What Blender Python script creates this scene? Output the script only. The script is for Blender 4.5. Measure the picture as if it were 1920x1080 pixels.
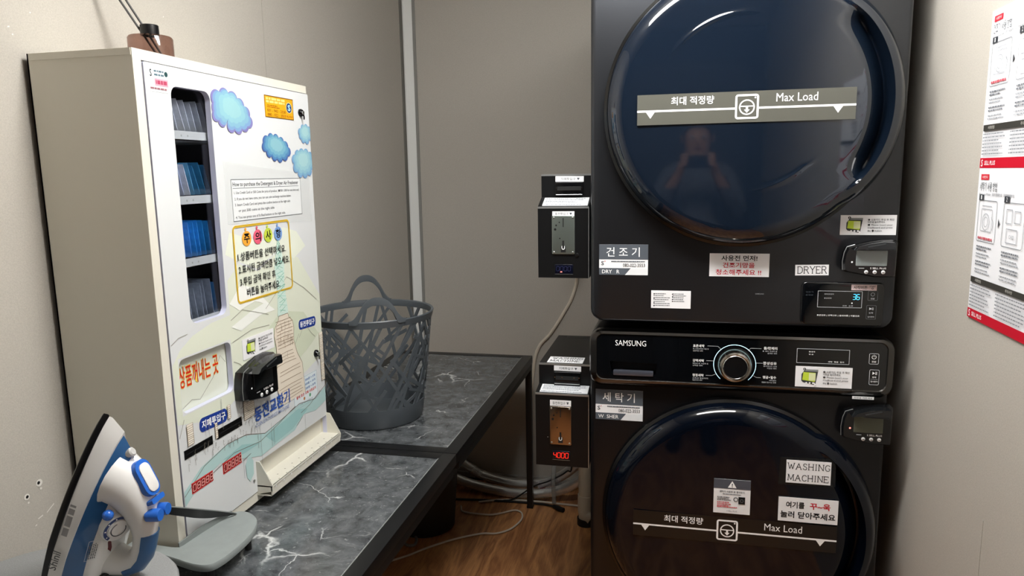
import bpy, bmesh, math, random
from mathutils import Vector, Matrix
from mathutils.geometry import tessellate_polygon
for o in list(bpy.data.objects): bpy.data.objects.remove(o)
SC = bpy.context.scene
COL = SC.collection
PI = math.pi
sin, cos = math.sin, math.cos

# ------------------------------------------------------------------ camera, world, lamps, exposure
FPX, YAW, PITCH, ROLL = 1348.48, -.2244, .1593, -.0168
EYE = Vector((0, 0, 1.40))
_F = Vector((sin(YAW)*cos(PITCH), cos(YAW)*cos(PITCH), -sin(PITCH)))
_R = Vector((cos(YAW), -sin(YAW), 0)); _U = _R.cross(_F)
_R2 = _R*cos(ROLL) + _U*sin(ROLL); _U2 = -_R*sin(ROLL) + _U*cos(ROLL)
cam = bpy.data.cameras.new('camera'); camo = bpy.data.objects.new('camera', cam); COL.objects.link(camo)
cam.sensor_width = 36; cam.lens = FPX*36/1920; cam.clip_start = .02
camo.matrix_world = Matrix(((_R2.x, _U2.x, -_F.x, EYE.x), (_R2.y, _U2.y, -_F.y, EYE.y), (_R2.z, _U2.z, -_F.z, EYE.z), (0, 0, 0, 1)))
SC.camera = camo
w = bpy.data.worlds.new('world'); SC.world = w; w.use_nodes = True
w.node_tree.nodes['Background'].inputs[0].default_value = (.62, .66, .75, 1)
w.node_tree.nodes['Background'].inputs[1].default_value = .12
SC.view_settings.view_transform = 'Standard'; SC.view_settings.look = 'None'
SC.view_settings.gamma = 1; SC.view_settings.use_curve_mapping = False
SC.view_settings.exposure = 0.22
LAMP_POWER = 40.0                      # radiance of the ceiling lamp's diffuser
LAMP_POS = (-.10, 1.15); LAMP_SIZE = (.74, .24)
CEIL = 2.33

# ------------------------------------------------------------------ materials
def lin(c):
    if isinstance(c, str):
        c = [int(c[i:i+2], 16)/255 for i in (0, 2, 4)]
    return tuple(x/12.92 if x <= .04045 else ((x+.055)/1.055)**2.4 for x in c)
MATS = {}
def mat(name, col, rough=.5, metal=0., spec=.5, coat=0., emit=0., noise=0., nscale=200., bump=0., trans=0., alpha=1., stretch=(1, 1, 1), coat_rough=.03):
    if name in MATS: return MATS[name]
    m = bpy.data.materials.new(name); MATS[name] = m; m.use_nodes = True
    nt = m.node_tree; p = nt.nodes['Principled BSDF']; c = lin(col)
    p.inputs['Base Color'].default_value = (*c, 1); p.inputs['Roughness'].default_value = rough
    p.inputs['Metallic'].default_value = metal; p.inputs['Specular IOR Level'].default_value = spec
    p.inputs['Coat Weight'].default_value = coat; p.inputs['Coat Roughness'].default_value = coat_rough
    p.inputs['Transmission Weight'].default_value = trans; p.inputs['Alpha'].default_value = alpha
    if emit:
        p.inputs['Emission Color'].default_value = (*c, 1); p.inputs['Emission Strength'].default_value = emit
    if noise or bump:
        tc = nt.nodes.new('ShaderNodeTexCoord'); mp = nt.nodes.new('ShaderNodeMapping'); n = nt.nodes.new('ShaderNodeTexNoise')
        mp.inputs['Scale'].default_value = stretch
        n.inputs['Scale'].default_value = nscale; n.inputs['Detail'].default_value = 5; n.inputs['Roughness'].default_value = .65
        nt.links.new(tc.outputs['Object'], mp.inputs[0]); nt.links.new(mp.outputs[0], n.inputs['Vector'])
        if noise:
            r = nt.nodes.new('ShaderNodeValToRGB'); r.color_ramp.elements[0].position = .3; r.color_ramp.elements[1].position = .7
            r.color_ramp.elements[0].color = (*[x*(1-noise) for x in c], 1); r.color_ramp.elements[1].color = (*[min(1, x*(1+noise)) for x in c], 1)
            nt.links.new(n.outputs['Fac'], r.inputs[0]); nt.links.new(r.outputs[0], p.inputs['Base Color'])
        if bump:
            b = nt.nodes.new('ShaderNodeBump'); b.inputs['Strength'].default_value = bump; b.inputs['Distance'].default_value = .002
            nt.links.new(n.outputs['Fac'], b.inputs['Height']); nt.links.new(b.outputs[0], p.inputs['Normal'])
    return m
def clear_mat(name, col, gloss=.10, rough=.03, tint=.0):
    m = bpy.data.materials.new(name); MATS[name] = m; m.use_nodes = True; nt = m.node_tree; nt.nodes.clear()
    o = nt.nodes.new('ShaderNodeOutputMaterial'); t = nt.nodes.new('ShaderNodeBsdfTransparent'); g = nt.nodes.new('ShaderNodeBsdfGlossy'); mx = nt.nodes.new('ShaderNodeMixShader'); lw = nt.nodes.new('ShaderNodeLayerWeight'); pw = nt.nodes.new('ShaderNodeMath'); pw.operation = 'POWER'; pw.inputs[1].default_value = 4.; ad = nt.nodes.new('ShaderNodeMath'); ad.operation = 'MULTIPLY_ADD'; ad.inputs[1].default_value = .6; ad.inputs[2].default_value = .04
    t.inputs[0].default_value = (*lin(col), 1); g.inputs['Roughness'].default_value = rough
    nt.links.new(lw.outputs['Facing'], pw.inputs[0]); nt.links.new(pw.outputs[0], ad.inputs[0]); nt.links.new(ad.outputs[0], mx.inputs[0]); nt.links.new(t.outputs[0], mx.inputs[1]); nt.links.new(g.outputs[0], mx.inputs[2]); nt.links.new(mx.outputs[0], o.inputs[0]); return m
def ink(c, e=0.): return mat('ink_' + c + ('e' if e else ''), c, .55, emit=e, spec=.25)

def wall_mat(name, col):
    m = mat(name, col, .8, spec=.25, noise=.10, nscale=420, bump=.12)
    return m
def marble_mat():
    m = bpy.data.materials.new('dark_marble'); m.use_nodes = True; nt = m.node_tree; p = nt.nodes['Principled BSDF']
    N = nt.nodes.new; Lk = nt.links.new
    tc = N('ShaderNodeTexCoord')
    warp = N('ShaderNodeTexNoise'); warp.inputs['Scale'].default_value = 7; warp.inputs['Detail'].default_value = 6
    Lk(tc.outputs['Object'], warp.inputs['Vector'])
    add = N('ShaderNodeVectorMath'); add.operation = 'MULTIPLY_ADD'; add.inputs[1].default_value = (.13, .13, .13)
    Lk(warp.outputs['Color'], add.inputs[0]); Lk(tc.outputs['Object'], add.inputs[2])
    base = N('ShaderNodeTexNoise'); base.inputs['Scale'].default_value = 24; base.inputs['Detail'].default_value = 9; base.inputs['Roughness'].default_value = .68
    Lk(add.outputs[0], base.inputs['Vector'])
    r1 = N('ShaderNodeValToRGB'); e = r1.color_ramp.elements
    e[0].position, e[0].color = .34, (*lin('35383b'), 1); e[1].position, e[1].color = .72, (*lin('74787b'), 1)
    Lk(base.outputs['Fac'], r1.inputs[0])
    vo = N('ShaderNodeTexVoronoi'); vo.feature = 'DISTANCE_TO_EDGE'; vo.inputs['Scale'].default_value = 2.9
    Lk(add.outputs[0], vo.inputs['Vector'])
    r2 = N('ShaderNodeValToRGB'); e = r2.color_ramp.elements
    e[0].position, e[0].color = .0, (1, 1, 1, 1); e[1].position, e[1].color = .012, (0, 0, 0, 1)
    Lk(vo.outputs['Distance'], r2.inputs[0])
    brk = N('ShaderNodeTexNoise'); brk.inputs['Scale'].default_value = 7; brk.inputs['Detail'].default_value = 3
    Lk(tc.outputs['Object'], brk.inputs['Vector'])
    r3 = N('ShaderNodeValToRGB'); r3.color_ramp.elements[0].position = .50; r3.color_ramp.elements[1].position = .62
    Lk(brk.outputs['Fac'], r3.inputs[0])
    mu = N('ShaderNodeMath'); mu.operation = 'MULTIPLY'; Lk(r2.outputs[0], mu.inputs[0]); Lk(r3.outputs[0], mu.inputs[1])
    sp = N('ShaderNodeTexNoise'); sp.inputs['Scale'].default_value = 105; sp.inputs['Detail'].default_value = 6; sp.inputs['Roughness'].default_value = .75
    Lk(add.outputs[0], sp.inputs['Vector'])
    r4 = N('ShaderNodeValToRGB'); r4.color_ramp.elements[0].position = .60; r4.color_ramp.elements[1].position = .70
    Lk(sp.outputs['Fac'], r4.inputs[0])
    m4 = N('ShaderNodeMath'); m4.operation = 'MULTIPLY'; m4.inputs[1].default_value = .60; Lk(r4.outputs[0], m4.inputs[0])
    mx = N('ShaderNodeMath'); mx.operation = 'MAXIMUM'; Lk(mu.outputs[0], mx.inputs[0]); Lk(m4.outputs[0], mx.inputs[1])
    vo2 = N('ShaderNodeTexVoronoi'); vo2.feature = 'DISTANCE_TO_EDGE'; vo2.inputs['Scale'].default_value = 8.5; Lk(add.outputs[0], vo2.inputs['Vector'])
    r5 = N('ShaderNodeValToRGB'); e = r5.color_ramp.elements; e[0].position, e[0].color = 0, (.9, .9, .9, 1); e[1].position, e[1].color = .016, (0, 0, 0, 1); Lk(vo2.outputs['Distance'], r5.inputs[0])
    bk2 = N('ShaderNodeTexNoise'); bk2.inputs['Scale'].default_value = 9; Lk(add.outputs[0], bk2.inputs['Vector'])
    r6 = N('ShaderNodeValToRGB'); r6.color_ramp.elements[0].position = .56; r6.color_ramp.elements[1].position = .66; Lk(bk2.outputs['Fac'], r6.inputs[0])
    m5 = N('ShaderNodeMath'); m5.operation = 'MULTIPLY'; Lk(r5.outputs[0], m5.inputs[0]); Lk(r6.outputs[0], m5.inputs[1])
    mx0 = mx; mx = N('ShaderNodeMath'); mx.operation = 'MAXIMUM'; Lk(mx0.outputs[0], mx.inputs[0]); Lk(m5.outputs[0], mx.inputs[1])
    mix = N('ShaderNodeMixRGB'); mix.inputs[2].default_value = (*lin('d6d8d8'), 1)
    Lk(mx.outputs[0], mix.inputs[0]); Lk(r1.outputs[0], mix.inputs[1]); Lk(mix.outputs[0], p.inputs['Base Color'])
    p.inputs['Roughness'].default_value = .16; p.inputs['Specular IOR Level'].default_value = .55
    return m
def wood_mat():
    m = bpy.data.materials.new('brown_wood_floor'); m.use_nodes = True; nt = m.node_tree; p = nt.nodes['Principled BSDF']
    N = nt.nodes.new; Lk = nt.links.new
    tc = N('ShaderNodeTexCoord'); mp = N('ShaderNodeMapping'); mp.inputs['Scale'].default_value = (1, .16, 1)
    Lk(tc.outputs['Object'], mp.inputs[0])
    nz = N('ShaderNodeTexNoise'); nz.inputs['Scale'].default_value = 7; nz.inputs['Detail'].default_value = 4; nz.inputs['Distortion'].default_value = 1.6
    Lk(mp.outputs[0], nz.inputs['Vector'])
    mp2 = N('ShaderNodeMapping'); mp2.inputs['Scale'].default_value = (190, 9, 1); Lk(tc.outputs['Object'], mp2.inputs[0])
    gr = N('ShaderNodeTexNoise'); gr.inputs['Scale'].default_value = 1.2; gr.inputs['Detail'].default_value = 6; gr.inputs['Roughness'].default_value = .7
    Lk(mp2.outputs[0], gr.inputs['Vector'])
    mm = N('ShaderNodeMath'); mm.operation = 'MULTIPLY_ADD'; mm.inputs[1].default_value = 9.0; Lk(nz.outputs['Fac'], mm.inputs[0])
    fr = N('ShaderNodeMath'); fr.operation = 'PINGPONG'; fr.inputs[1].default_value = 1.0; Lk(mm.outputs[0], fr.inputs[0])
    av = N('ShaderNodeMath'); av.operation = 'MULTIPLY_ADD'; av.inputs[1].default_value = .35; Lk(fr.outputs[0], av.inputs[0]); 
    g2 = N('ShaderNodeMath'); g2.operation = 'MULTIPLY'; g2.inputs[1].default_value = .65; Lk(gr.outputs['Fac'], g2.inputs[0]); Lk(g2.outputs[0], av.inputs[2])
    r = N('ShaderNodeValToRGB'); e = r.color_ramp.elements
    e[0].position, e[0].color = .25, (*lin('8a5532'), 1); e[1].position, e[1].color = .74, (*lin('d89c64'), 1)
    Lk(av.outputs[0], r.inputs[0]); Lk(r.outputs[0], p.inputs['Base Color'])
    p.inputs['Roughness'].default_value = .42
    return m

# ------------------------------------------------------------------ mesh builder
class MB:
    def __init__(s): s.v = []; s.f = []; s.m = []; s.mats = []; s.sm = []
    def mi(s, m):
        if m not in s.mats: s.mats.append(m)
        return s.mats.index(m)
    def add(s, vs, fs, m, smooth=False):
        b = len(s.v); i = s.mi(m); s.v += [Vector(x) for x in vs]
        for f in fs: s.f.append([b+k for k in f]); s.m.append(i); s.sm.append(smooth)
    def box(s, lo, hi, m, bev=0.):
        bm = bmesh.new(); bmesh.ops.create_cube(bm, size=1)
        for v in bm.verts: v.co = Vector([(lo[k]+hi[k])/2 + v.co[k]*(hi[k]-lo[k]) for k in range(3)])
        if bev: bmesh.ops.bevel(bm, geom=list(bm.edges), offset=bev, segments=2, affect='EDGES', profile=.7)
        s.bm(bm, m)
    def bm(s, bm, m, smooth=False, M=None):
        bm.verts.index_update()
        s.add([(M @ v.co if M else v.co) for v in bm.verts], [[v.index for v in f.verts] for f in bm.faces], m, smooth); bm.free()
    def loft(s, loops, m, caps=(True, True), smooth=True, closed=True):
        n = len(loops[0]); vs = [p for L in loops for p in L]; fs = []
        for i in range(len(loops)-1):
            for k in range(n if closed else n-1):
                k2 = (k+1) % n
                fs.append((i*n+k, i*n+k2, (i+1)*n+k2, (i+1)*n+k))
        b = len(s.v); s.add(vs, fs, m, smooth); j = s.mi(m)
        if caps[0]: s.f.append([b+k for k in range(n)][::-1]); s.m.append(j); s.sm.append(False)
        if caps[1]: s.f.append([b+(len(loops)-1)*n+k for k in range(n)]); s.m.append(j); s.sm.append(False)
    def tube(s, pts, r, m, n=8, caps=(True, True), flat=None):
        pts = [Vector(p) for p in pts]; loops = []
        rs = r if isinstance(r, (list, tuple)) else [r]*len(pts)
        up = None
        for i, p in enumerate(pts):
            t = (pts[min(i+1, len(pts)-1)]-pts[max(i-1, 0)]).normalized()
            if up is None:
                up = Vector((0, 0, 1)) if abs(t.z) < .9 else Vector((1, 0, 0))
                if flat: up = Vector(flat[2])
            a = t.cross(up).normalized(); up = a.cross(t).normalized()
            ra, rb = (rs[i]*flat[0], rs[i]*flat[1]) if flat else (rs[i], rs[i])
            loops.append([p + a*ra*cos(2*PI*k/n) + up*rb*sin(2*PI*k/n) for k in range(n)])
        s.loft(loops, m, caps)
    def cyl(s, p0, p1, r, m, n=20, r1=None): s.tube([p0, p1], [r, r if r1 is None else r1], m, n)
    def lathe(s, prof, fr, m, n=48, caps=(False, False), arc=None, smooth=True):
        # prof: (radius, height along fr.n) ; fr a Frame
        loops = [[fr.p(r*cos(2*PI*k/n), r*sin(2*PI*k/n), h) for k in range(n)] for r, h in prof]
        s.loft(loops, m, caps, smooth)
    def sph(s, c, r, m, sc=(1, 1, 1)):
        bm = bmesh.new(); bmesh.ops.create_uvsphere(bm, u_segments=16, v_segments=10, radius=r)
        for v in bm.verts: v.co = Vector([c[k]+v.co[k]*sc[k] for k in range(3)])
        s.bm(bm, m, True)

class Frame:                           # a flat working plane: right, up and outward axes
    def __init__(s, o, u, v, n=None):
        s.o = Vector(o); s.u = Vector(u).normalized(); s.v = Vector(v).normalized(); s.n = Vector(n) if n else s.u.cross(s.v)
    def p(s, x, y, h=0.): return s.o + s.u*x + s.v*y + s.n*h
    def at(s, x, y, h=0., rot=0.):
        u = s.u*cos(rot)+s.v*sin(rot); v = -s.u*sin(rot)+s.v*cos(rot)
        return Frame(s.p(x, y, h), u, v, s.n)

def text_geo(t, bold=0.):
    key = (t, bold)
    if key not in text_geo.c:
        cu = bpy.data.curves.new('lettering', 'FONT'); cu.body = t; cu.offset = bold; cu.resolution_u = 2
        o = bpy.data.objects.new('lettering', cu); me = o.to_mesh()
        text_geo.c[key] = ([v.co.xy.copy() for v in me.vertices], [list(p.vertices) for p in me.polygons])
        o.to_mesh_clear(); bpy.data.objects.remove(o); bpy.data.curves.remove(cu)
    return text_geo.c[key]
text_geo.c = {}

class Art:                             # flat printed shapes laid on a frame, gathered in an MB
    def __init__(s, mb, fr, h=.0004): s.b = mb; s.fr = fr; s.h = h
    def up(s, d=.00025): s.h += d; return s
    def poly(s, pts, m):
        s.h += 5e-6; s.b.add([s.fr.p(x, y, s.h) for x, y in pts], [list(range(len(pts)))], m)
    def tri(s, pts, m):
        s.h += 8e-6; t = tessellate_polygon([[Vector((x, y, 0)) for x, y in pts]])
        s.b.add([s.fr.p(x, y, s.h) for x, y in pts], [list(f) for f in t], m)
    def rect(s, x0, y0, x1, y1, m): s.poly([(x0, y0), (x1, y0), (x1, y1), (x0, y1)], m); s.h -= 4.5e-6
    def frame(s, x0, y0, x1, y1, t, m, r=0.):
        o = rrect(x0, y0, x1, y1, r); i = rrect(x0+t, y0+t, x1-t, y1-t, max(r-t, .0001 if r else 0))
        n = len(o); s.b.add([s.fr.p(x, y, s.h) for x, y in o+i], [(k, (k+1) % n, n+(k+1) % n, n+k) for k in range(n)], m)
    def rr(s, x0, y0, x1, y1, r, m): s.poly(rrect(x0, y0, x1, y1, r), m)
    def circ(s, x, y, r, m, n=24, ry=None): s.poly([(x+r*cos(2*PI*k/n), y+(ry or r)*sin(2*PI*k/n)) for k in range(n)], m)
    def ring(s, x, y, r, t, m, n=32, a0=0., a1=2*PI):
        s.h += 5e-6; c = abs(a1-a0-2*PI) < 1e-6; N = n if c else n+1
        A = [a0+(a1-a0)*k/n for k in range(N)]
        s.b.add([s.fr.p(x+q*cos(a), y+q*sin(a), s.h) for q in (r, r-t) for a in A], [(k, (k+1) % N, N+(k+1) % N, N+k) for k in range(N if c else n)], m)
    def line(s, pts, wd, m):
        s.h += 2e-6; n = len(pts); L = []; Rr = []
        for i in range(n):
            x0, y0 = pts[max(i-1, 0)]; x1, y1 = pts[min(i+1, n-1)]
            d = math.hypot(x1-x0, y1-y0) or 1; nx, ny = -(y1-y0)/d*wd/2, (x1-x0)/d*wd/2
            L.append((pts[i][0]+nx, pts[i][1]+ny)); Rr.append((pts[i][0]-nx, pts[i][1]-ny))
        s.b.add([s.fr.p(x, y, s.h) for x, y in L+Rr], [(n+k, n+k+1, k+1, k) for k in range(n-1)], m)
    def text(s, t, x0, y0, x1, y1, m, bold=.0, keep=False, align='l'):
        V, F = text_geo(t, bold)
        if not V: return
        s.h += 8e-6
        ax, bx = min(v.x for v in V), max(v.x for v in V); ay, by = min(v.y for v in V), max(v.y for v in V)
        sx, sy = (x1-x0)/(bx-ax), (y1-y0)/(by-ay)
        if keep:
            sx = min(sx, sy*keep)
            if align == 'c': x0 = (x0+x1)/2-sx*(bx-ax)/2
            if align == 'r': x0 = x1-sx*(bx-ax)
        s.b.add([s.fr.p(x0+(v.x-ax)*sx, y0+(v.y-ay)*sy, s.h) for v in V], F, m)
    def rows(s, x0, y0, x1, y1, n, m, fill=.5, seed=1, ragged=.35, step=None):   # rows of print too small to read
        R = random.Random(seed); rh = (y1-y0)/n; th = rh*fill
        st = step or th*1.6
        for i in range(n):
            y = y1-rh*(i+.5); x = x0; xe = x1-(x1-x0)*R.random()*ragged
            while x < xe:
                wd = min(st*R.uniform(.7, 3.2), xe-x)
                if wd > st*.3: s.rect(x, y-th/2, x+wd, y+th/2, m)
                x += wd+st*.45
def rrect(x0, y0, x1, y1, r, n=5):
    if r <= 0: return [(x0, y0), (x1, y0), (x1, y1), (x0, y1)]
    P = []
    for cx, cy, a in ((x1-r, y0+r, -PI/2), (x1-r, y1-r, 0), (x0+r, y1-r, PI/2), (x0+r, y0+r, PI)):
        P += [(cx+r*cos(a+PI/2*k/n), cy+r*sin(a+PI/2*k/n)) for k in range(n+1)]
    return P
def slab(b, fr, loops, m, back=True, front=True, smooth=False):
    # loops: list of (points2d, height) from back to front
    b.loft([[fr.p(x, y, h) for x, y in P] for P, h in loops], m, (back, front), smooth)
def rslab(b, fr, x0, y0, x1, y1, r, h0, h1, bev, m):
    L = [(rrect(x0, y0, x1, y1, r), h0)]
    for k in range(4):
        a = PI/2*k/3; i = bev*(1-cos(a)); L.append((rrect(x0+i, y0+i, x1-i, y1-i, max(r-i, .0005)), h1-bev+bev*sin(a)))
    slab(b, fr, L, m)
def holed(b, fr, outer, holes, h0, h1, m, mside=None):
    # flat plate with holes cut through it
    polys = [outer]+[q[::-1] for q in holes]; T = tessellate_polygon([[Vector((x, y, 0)) for x, y in q] for q in polys])
    allp = [p for q in polys for p in q]; n = len(allp)
    b.add([fr.p(x, y, h1) for x, y in allp], [list(t) for t in T], m)
    b.add([fr.p(x, y, h0) for x, y in allp], [list(t)[::-1] for t in T], m)
    for q in polys:
        k = len(q); b.add([fr.p(x, y, h0) for x, y in q]+[fr.p(x, y, h1) for x, y in q], [(i, (i+1) % k, k+(i+1) % k, k+i) for i in range(k)], mside or m)

# ------------------------------------------------------------------ objects
ORG = {}
def link(name, mb, parent=None, origin=None, label=None):
    me = bpy.data.meshes.new(name); o = bpy.data.objects.new(name, me); COL.objects.link(o)
    wo = Vector(origin) if origin is not None else (ORG[parent.name] if parent else Vector((0, 0, 0)))
    me.from_pydata([tuple(v-wo) for v in mb.v], [], mb.f)
    for m in mb.mats: me.materials.append(m)
    me.polygons.foreach_set('material_index', mb.m); me.polygons.foreach_set('use_smooth', mb.sm)
    me.validate(); 
    bm = bmesh.new(); bm.from_mesh(me); bmesh.ops.recalc_face_normals(bm, faces=bm.faces) if getattr(mb, 'fix', False) else None; bm.to_mesh(me); bm.free()
    me.set_sharp_from_angle(angle=math.radians(42)); me.update()
    ORG[o.name] = wo
    if parent: o.parent = parent; o.location = wo-ORG[parent.name]
    else: o.location = wo
    if label: o['label'] = label
    return o
def tag(o, label, cat, group=None, kind=None):
    if kind: o['kind'] = kind
    o['label'] = label
    if kind != 'structure': o['category'] = cat
    else: o['category'] = cat
    if group: o['group'] = group
    return o
def thing(name, loc, label, cat, group=None):
    o = bpy.data.objects.new(name, None); COL.objects.link(o); o.location = loc; o.empty_display_size = .05
    ORG[o.name] = Vector(loc); return tag(o, label, cat, group)
def struct(name, mb, label, cat): return tag(link(name, mb), label, cat, kind='structure')
def copy_tree(o, delta, label=None, parent=None):
    c = o.copy(); COL.objects.link(c)
    if parent is not None: c.parent = parent
    else: c.location = Vector(o.location)+Vector(delta)
    ORG[c.name] = ORG[o.name]+Vector(delta)
    if label: c['label'] = label
    for ch in list(o.children): copy_tree(ch, delta, None, c)
    return c
def smooth_path(pts, n=8):             # Catmull-Rom through the points
    P = [Vector(p) for p in pts]; P = [P[0]*2-P[1]]+P+[P[-1]*2-P[-2]]; out = []
    for i in range(1, len(P)-2):
        for k in range(n):
            t = k/n; a, b, c, d = P[i-1], P[i], P[i+1], P[i+2]
            out.append(.5*((2*b)+(c-a)*t+(2*a-5*b+4*c-d)*t*t+(3*b-a-3*c+d)*t**3))
    return out+[P[-2]]

# stroke lettering with slab serifs, for the two typewriter-like paper signs
GLY = {'D': [[(0, 0), (0, 1)], [(0, 1), (.45, 1), (.75, .8), (.82, .5), (.75, .2), (.45, 0), (0, 0)]], 'R': [[(0, 0), (0, 1)], [(0, 1), (.5, 1), (.68, .88), (.68, .66), (.5, .53), (0, .53)], [(.4, .53), (.78, 0)]],
       'Y': [[(0, 1), (.38, .5)], [(.78, 1), (.38, .5)], [(.38, .5), (.38, 0)]], 'E': [[(0, 0), (0, 1)], [(0, 1), (.66, 1), (.66, .82)], [(0, .52), (.5, .52)], [(0, 0), (.68, 0), (.68, .2)]],
       'W': [[(0, 1), (.27, 0)], [(.27, 0), (.5, .8)], [(.5, .8), (.73, 0)], [(.73, 0), (1, 1)]], 'A': [[(0, 0), (.4, 1)], [(.4, 1), (.8, 0)], [(.15, .36), (.65, .36)]],
       'S': [[(.6, .78), (.5, .95), (.3, 1), (.1, .93), (.04, .76), (.15, .6), (.5, .45), (.62, .28), (.55, .08), (.32, 0), (.1, .06), (.02, .25)]], 'H': [[(0, 0), (0, 1)], [(.7, 0), (.7, 1)], [(0, .52), (.7, .52)]],
       'I': [[(.15, 0), (.15, 1)]], 'N': [[(0, 0), (0, 1)], [(0, 1), (.72, 0)], [(.72, 0), (.72, 1)]], 'G': [[(.7, .76), (.58, .95), (.38, 1), (.14, .9), (.02, .62), (.02, .38), (.14, .1), (.38, 0), (.6, .06), (.7, .2), (.7, .42), (.44, .42)]],
       'M': [[(0, 0), (.06, 1)], [(.06, 1), (.45, .1)], [(.45, .1), (.84, 1)], [(.84, 1), (.9, 0)]], 'C': [[(.7, .76), (.58, .95), (.38, 1), (.14, .9), (.02, .62), (.02, .38), (.14, .1), (.38, 0), (.58, .05), (.7, .22)]]}
SER = {'D': [(0, 0), (0, 1)], 'R': [(0, 0), (0, 1), (.78, 0)], 'Y': [(0, 1), (.78, 1), (.38, 0)], 'E': [(0, 0), (0, 1)], 'W': [(0, 1), (1, 1)], 'A': [(0, 0), (.8, 0)], 'H': [(0, 0), (0, 1), (.7, 0), (.7, 1)],
       'I': [(.15, 0), (.15, 1)], 'N': [(0, 0), (0, 1), (.72, 1)], 'M': [(0, 0), (.03, 1), (.87, 1), (.9, 0)], 'S': [], 'G': [], 'C': []}
WID = {'I': .3, 'W': 1, 'M': .9, 'S': .62, 'Y': .78, 'E': .68, 'A': .8, 'D': .82, 'R': .78, 'H': .7, 'N': .72, 'G': .72, 'C': .7}
def serif(art, t, x0, y0, x1, y1, m, th=.085):
    tot = sum(WID[c] for c in t)+.3*(len(t)-1); sx = (x1-x0)/tot; sy = y1-y0; x = x0; wd = th*sy
    for c in t:
        for st in GLY[c]: art.line([(x+a*sx, y0+b*sy) for a, b in st], wd, m)
        for a, b in SER[c]: art.line([(x+(a-.13)*sx, y0+b*sy), (x+(a+.13)*sx, y0+b*sy)], wd*.8, m)
        x += (WID[c]+.3)*sx
SEG = {'0': 'abcdef', '3': 'abgcd', '6': 'afgedc', '4': 'fgbc', '8': 'abcdefg'}
def digits(art, t, x0, y0, x1, y1, m, th=.16, slant=.08):
    cw = (x1-x0)/len(t); w_ = cw*.72; h = y1-y0; k = w_*th*1.3
    for i, c in enumerate(t):
        x = x0+i*cw; P = {'a': ((0, 1), (1, 1)), 'b': ((1, 1), (1, .5)), 'c': ((1, .5), (1, 0)), 'd': ((0, 0), (1, 0)), 'e': ((0, .5), (0, 0)), 'f': ((0, 1), (0, .5)), 'g': ((0, .5), (1, .5))}
        for sname in SEG[c]:
            (a, b), (c2, d) = P[sname]; q = .07
            a, c2 = a+(c2-a)*q, c2-(c2-a)*q; b, d = b+(d-b)*q, d-(d-b)*q
            art.line([(x+a*w_+slant*b*h, y0+b*h), (x+c2*w_+slant*d*h, y0+d*h)], k, m)
# ------------------------------------------------------------------ the room
XL, XR, YB, YF = -1.147, .540, 3.04, -1.35
WALL = wall_mat('grey_beige_wall_panel', 'b9b4ab')
WHITE_TRIM = mat('painted_trim', 'cfcfca', .45)
DARK = mat('matt_black', '0b0c0d', .6)
BLK = mat('satin_black_metal', '16181a', .42, spec=.5)
STEEL = mat('steel', 'b4b6b4', .28, metal=1.)
CHROME = mat('chrome', 'd0d2d2', .12, metal=1.)
def panel(name, lo, hi, label, m=WALL):
    b = MB(); b.box(lo, hi, m); return struct(name, b, label, name.split('_')[0])
b = MB(); b.box((XL-.1, YF-.1, -.1), (XR+.1, YB+.1, 0), wood_mat()); struct('floor', b, 'brown wood-look vinyl floor of the laundry room', 'floor')
panel('ceiling', (XL-.1, YF-.1, CEIL), (XR+.1, YB+.1, CEIL+.1), 'plain pale ceiling over the laundry room', mat('ceiling_white', 'b4b1aa', .8))
# left wall: panel boards with a groove between them, old screw holes and scuffs
b = MB(); b.box((XL-.1, YF, 0), (XL, 1.918, CEIL), WALL); b.box((XL-.1, 1.9205, 0), (XL, YB, CEIL), WALL); b.box((XL-.1, 1.918, 0), (XL-.003, 1.9205, CEIL), WALL)
fl = Frame((XL, 0, 0), (0, 1, 0), (0, 0, 1)); A = Art(b, fl, .0006)
chip = mat('chipped_plaster', 'e4e1da', .8)
for y, z, r in ((1.0384, .844, .007), (1.0099, .829, .006)):
    A.circ(y, z, r, chip, 12); A.circ(y+.002, z-.012, r*.35, chip, 8)
A.up()
for y, z, r in ((1.0370, .8445, .0032), (1.0105, .829, .003)): A.circ(y, z, r, DARK, 10)
for y, z, l, a in ((1.055, .786, .02, .5), (1.032, .779, .011, .2), (1.021, .768, .004, .3), (1.0914, 1.667, .004, .2), (1.098, 1.655, .003, 0), (1.5, 1.763, .003, .4), (1.05, 1.62, .003, 0), (1.14, 1.70, .0025, 0)):
    A.poly([(y-l*cos(a)/2, z-l*sin(a)/2-.001), (y+l*cos(a)/2, z+l*sin(a)/2-.001), (y+l*cos(a)/2, z+l*sin(a)/2+.0015), (y-l*cos(a)/2, z-l*sin(a)/2+.001)], chip)
struct('wall_left', b, 'grey-beige panel wall behind the vending machine with two old screw holes', 'wall')
panel('wall_back', (XL-.1, YB, 0), (XR+.1, YB+.1, CEIL), 'grey-beige panel wall behind the laundry basket and washers')
panel('wall_right', (XR, YF, 0), (XR+.1, YB, CEIL), 'grey-beige panel wall carrying the instruction posters')
b = MB(); b.box((XL-.1, YF-.1, 0), (XR+.1, YF, CEIL), mat('dark_front_wall', '35322f', .6)); struct('wall_front', b, 'dark panelled wall opposite the machines', 'wall')
b = MB(); b.box((-.42, YF-.02, 0), (.42, YF+.02, 2.06), mat('dark_door', '3a3632', .5)); b.box((-.46, YF-.02, 0), (-.42, YF+.03, 2.1), BLK); b.box((.42, YF-.02, 0), (.46, YF+.03, 2.1), BLK); b.box((-.46, YF-.02, 2.06), (.46, YF+.03, 2.1), BLK)
struct('door_1', b, 'dark entrance door of the laundry room, opposite the machines', 'door')
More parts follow.
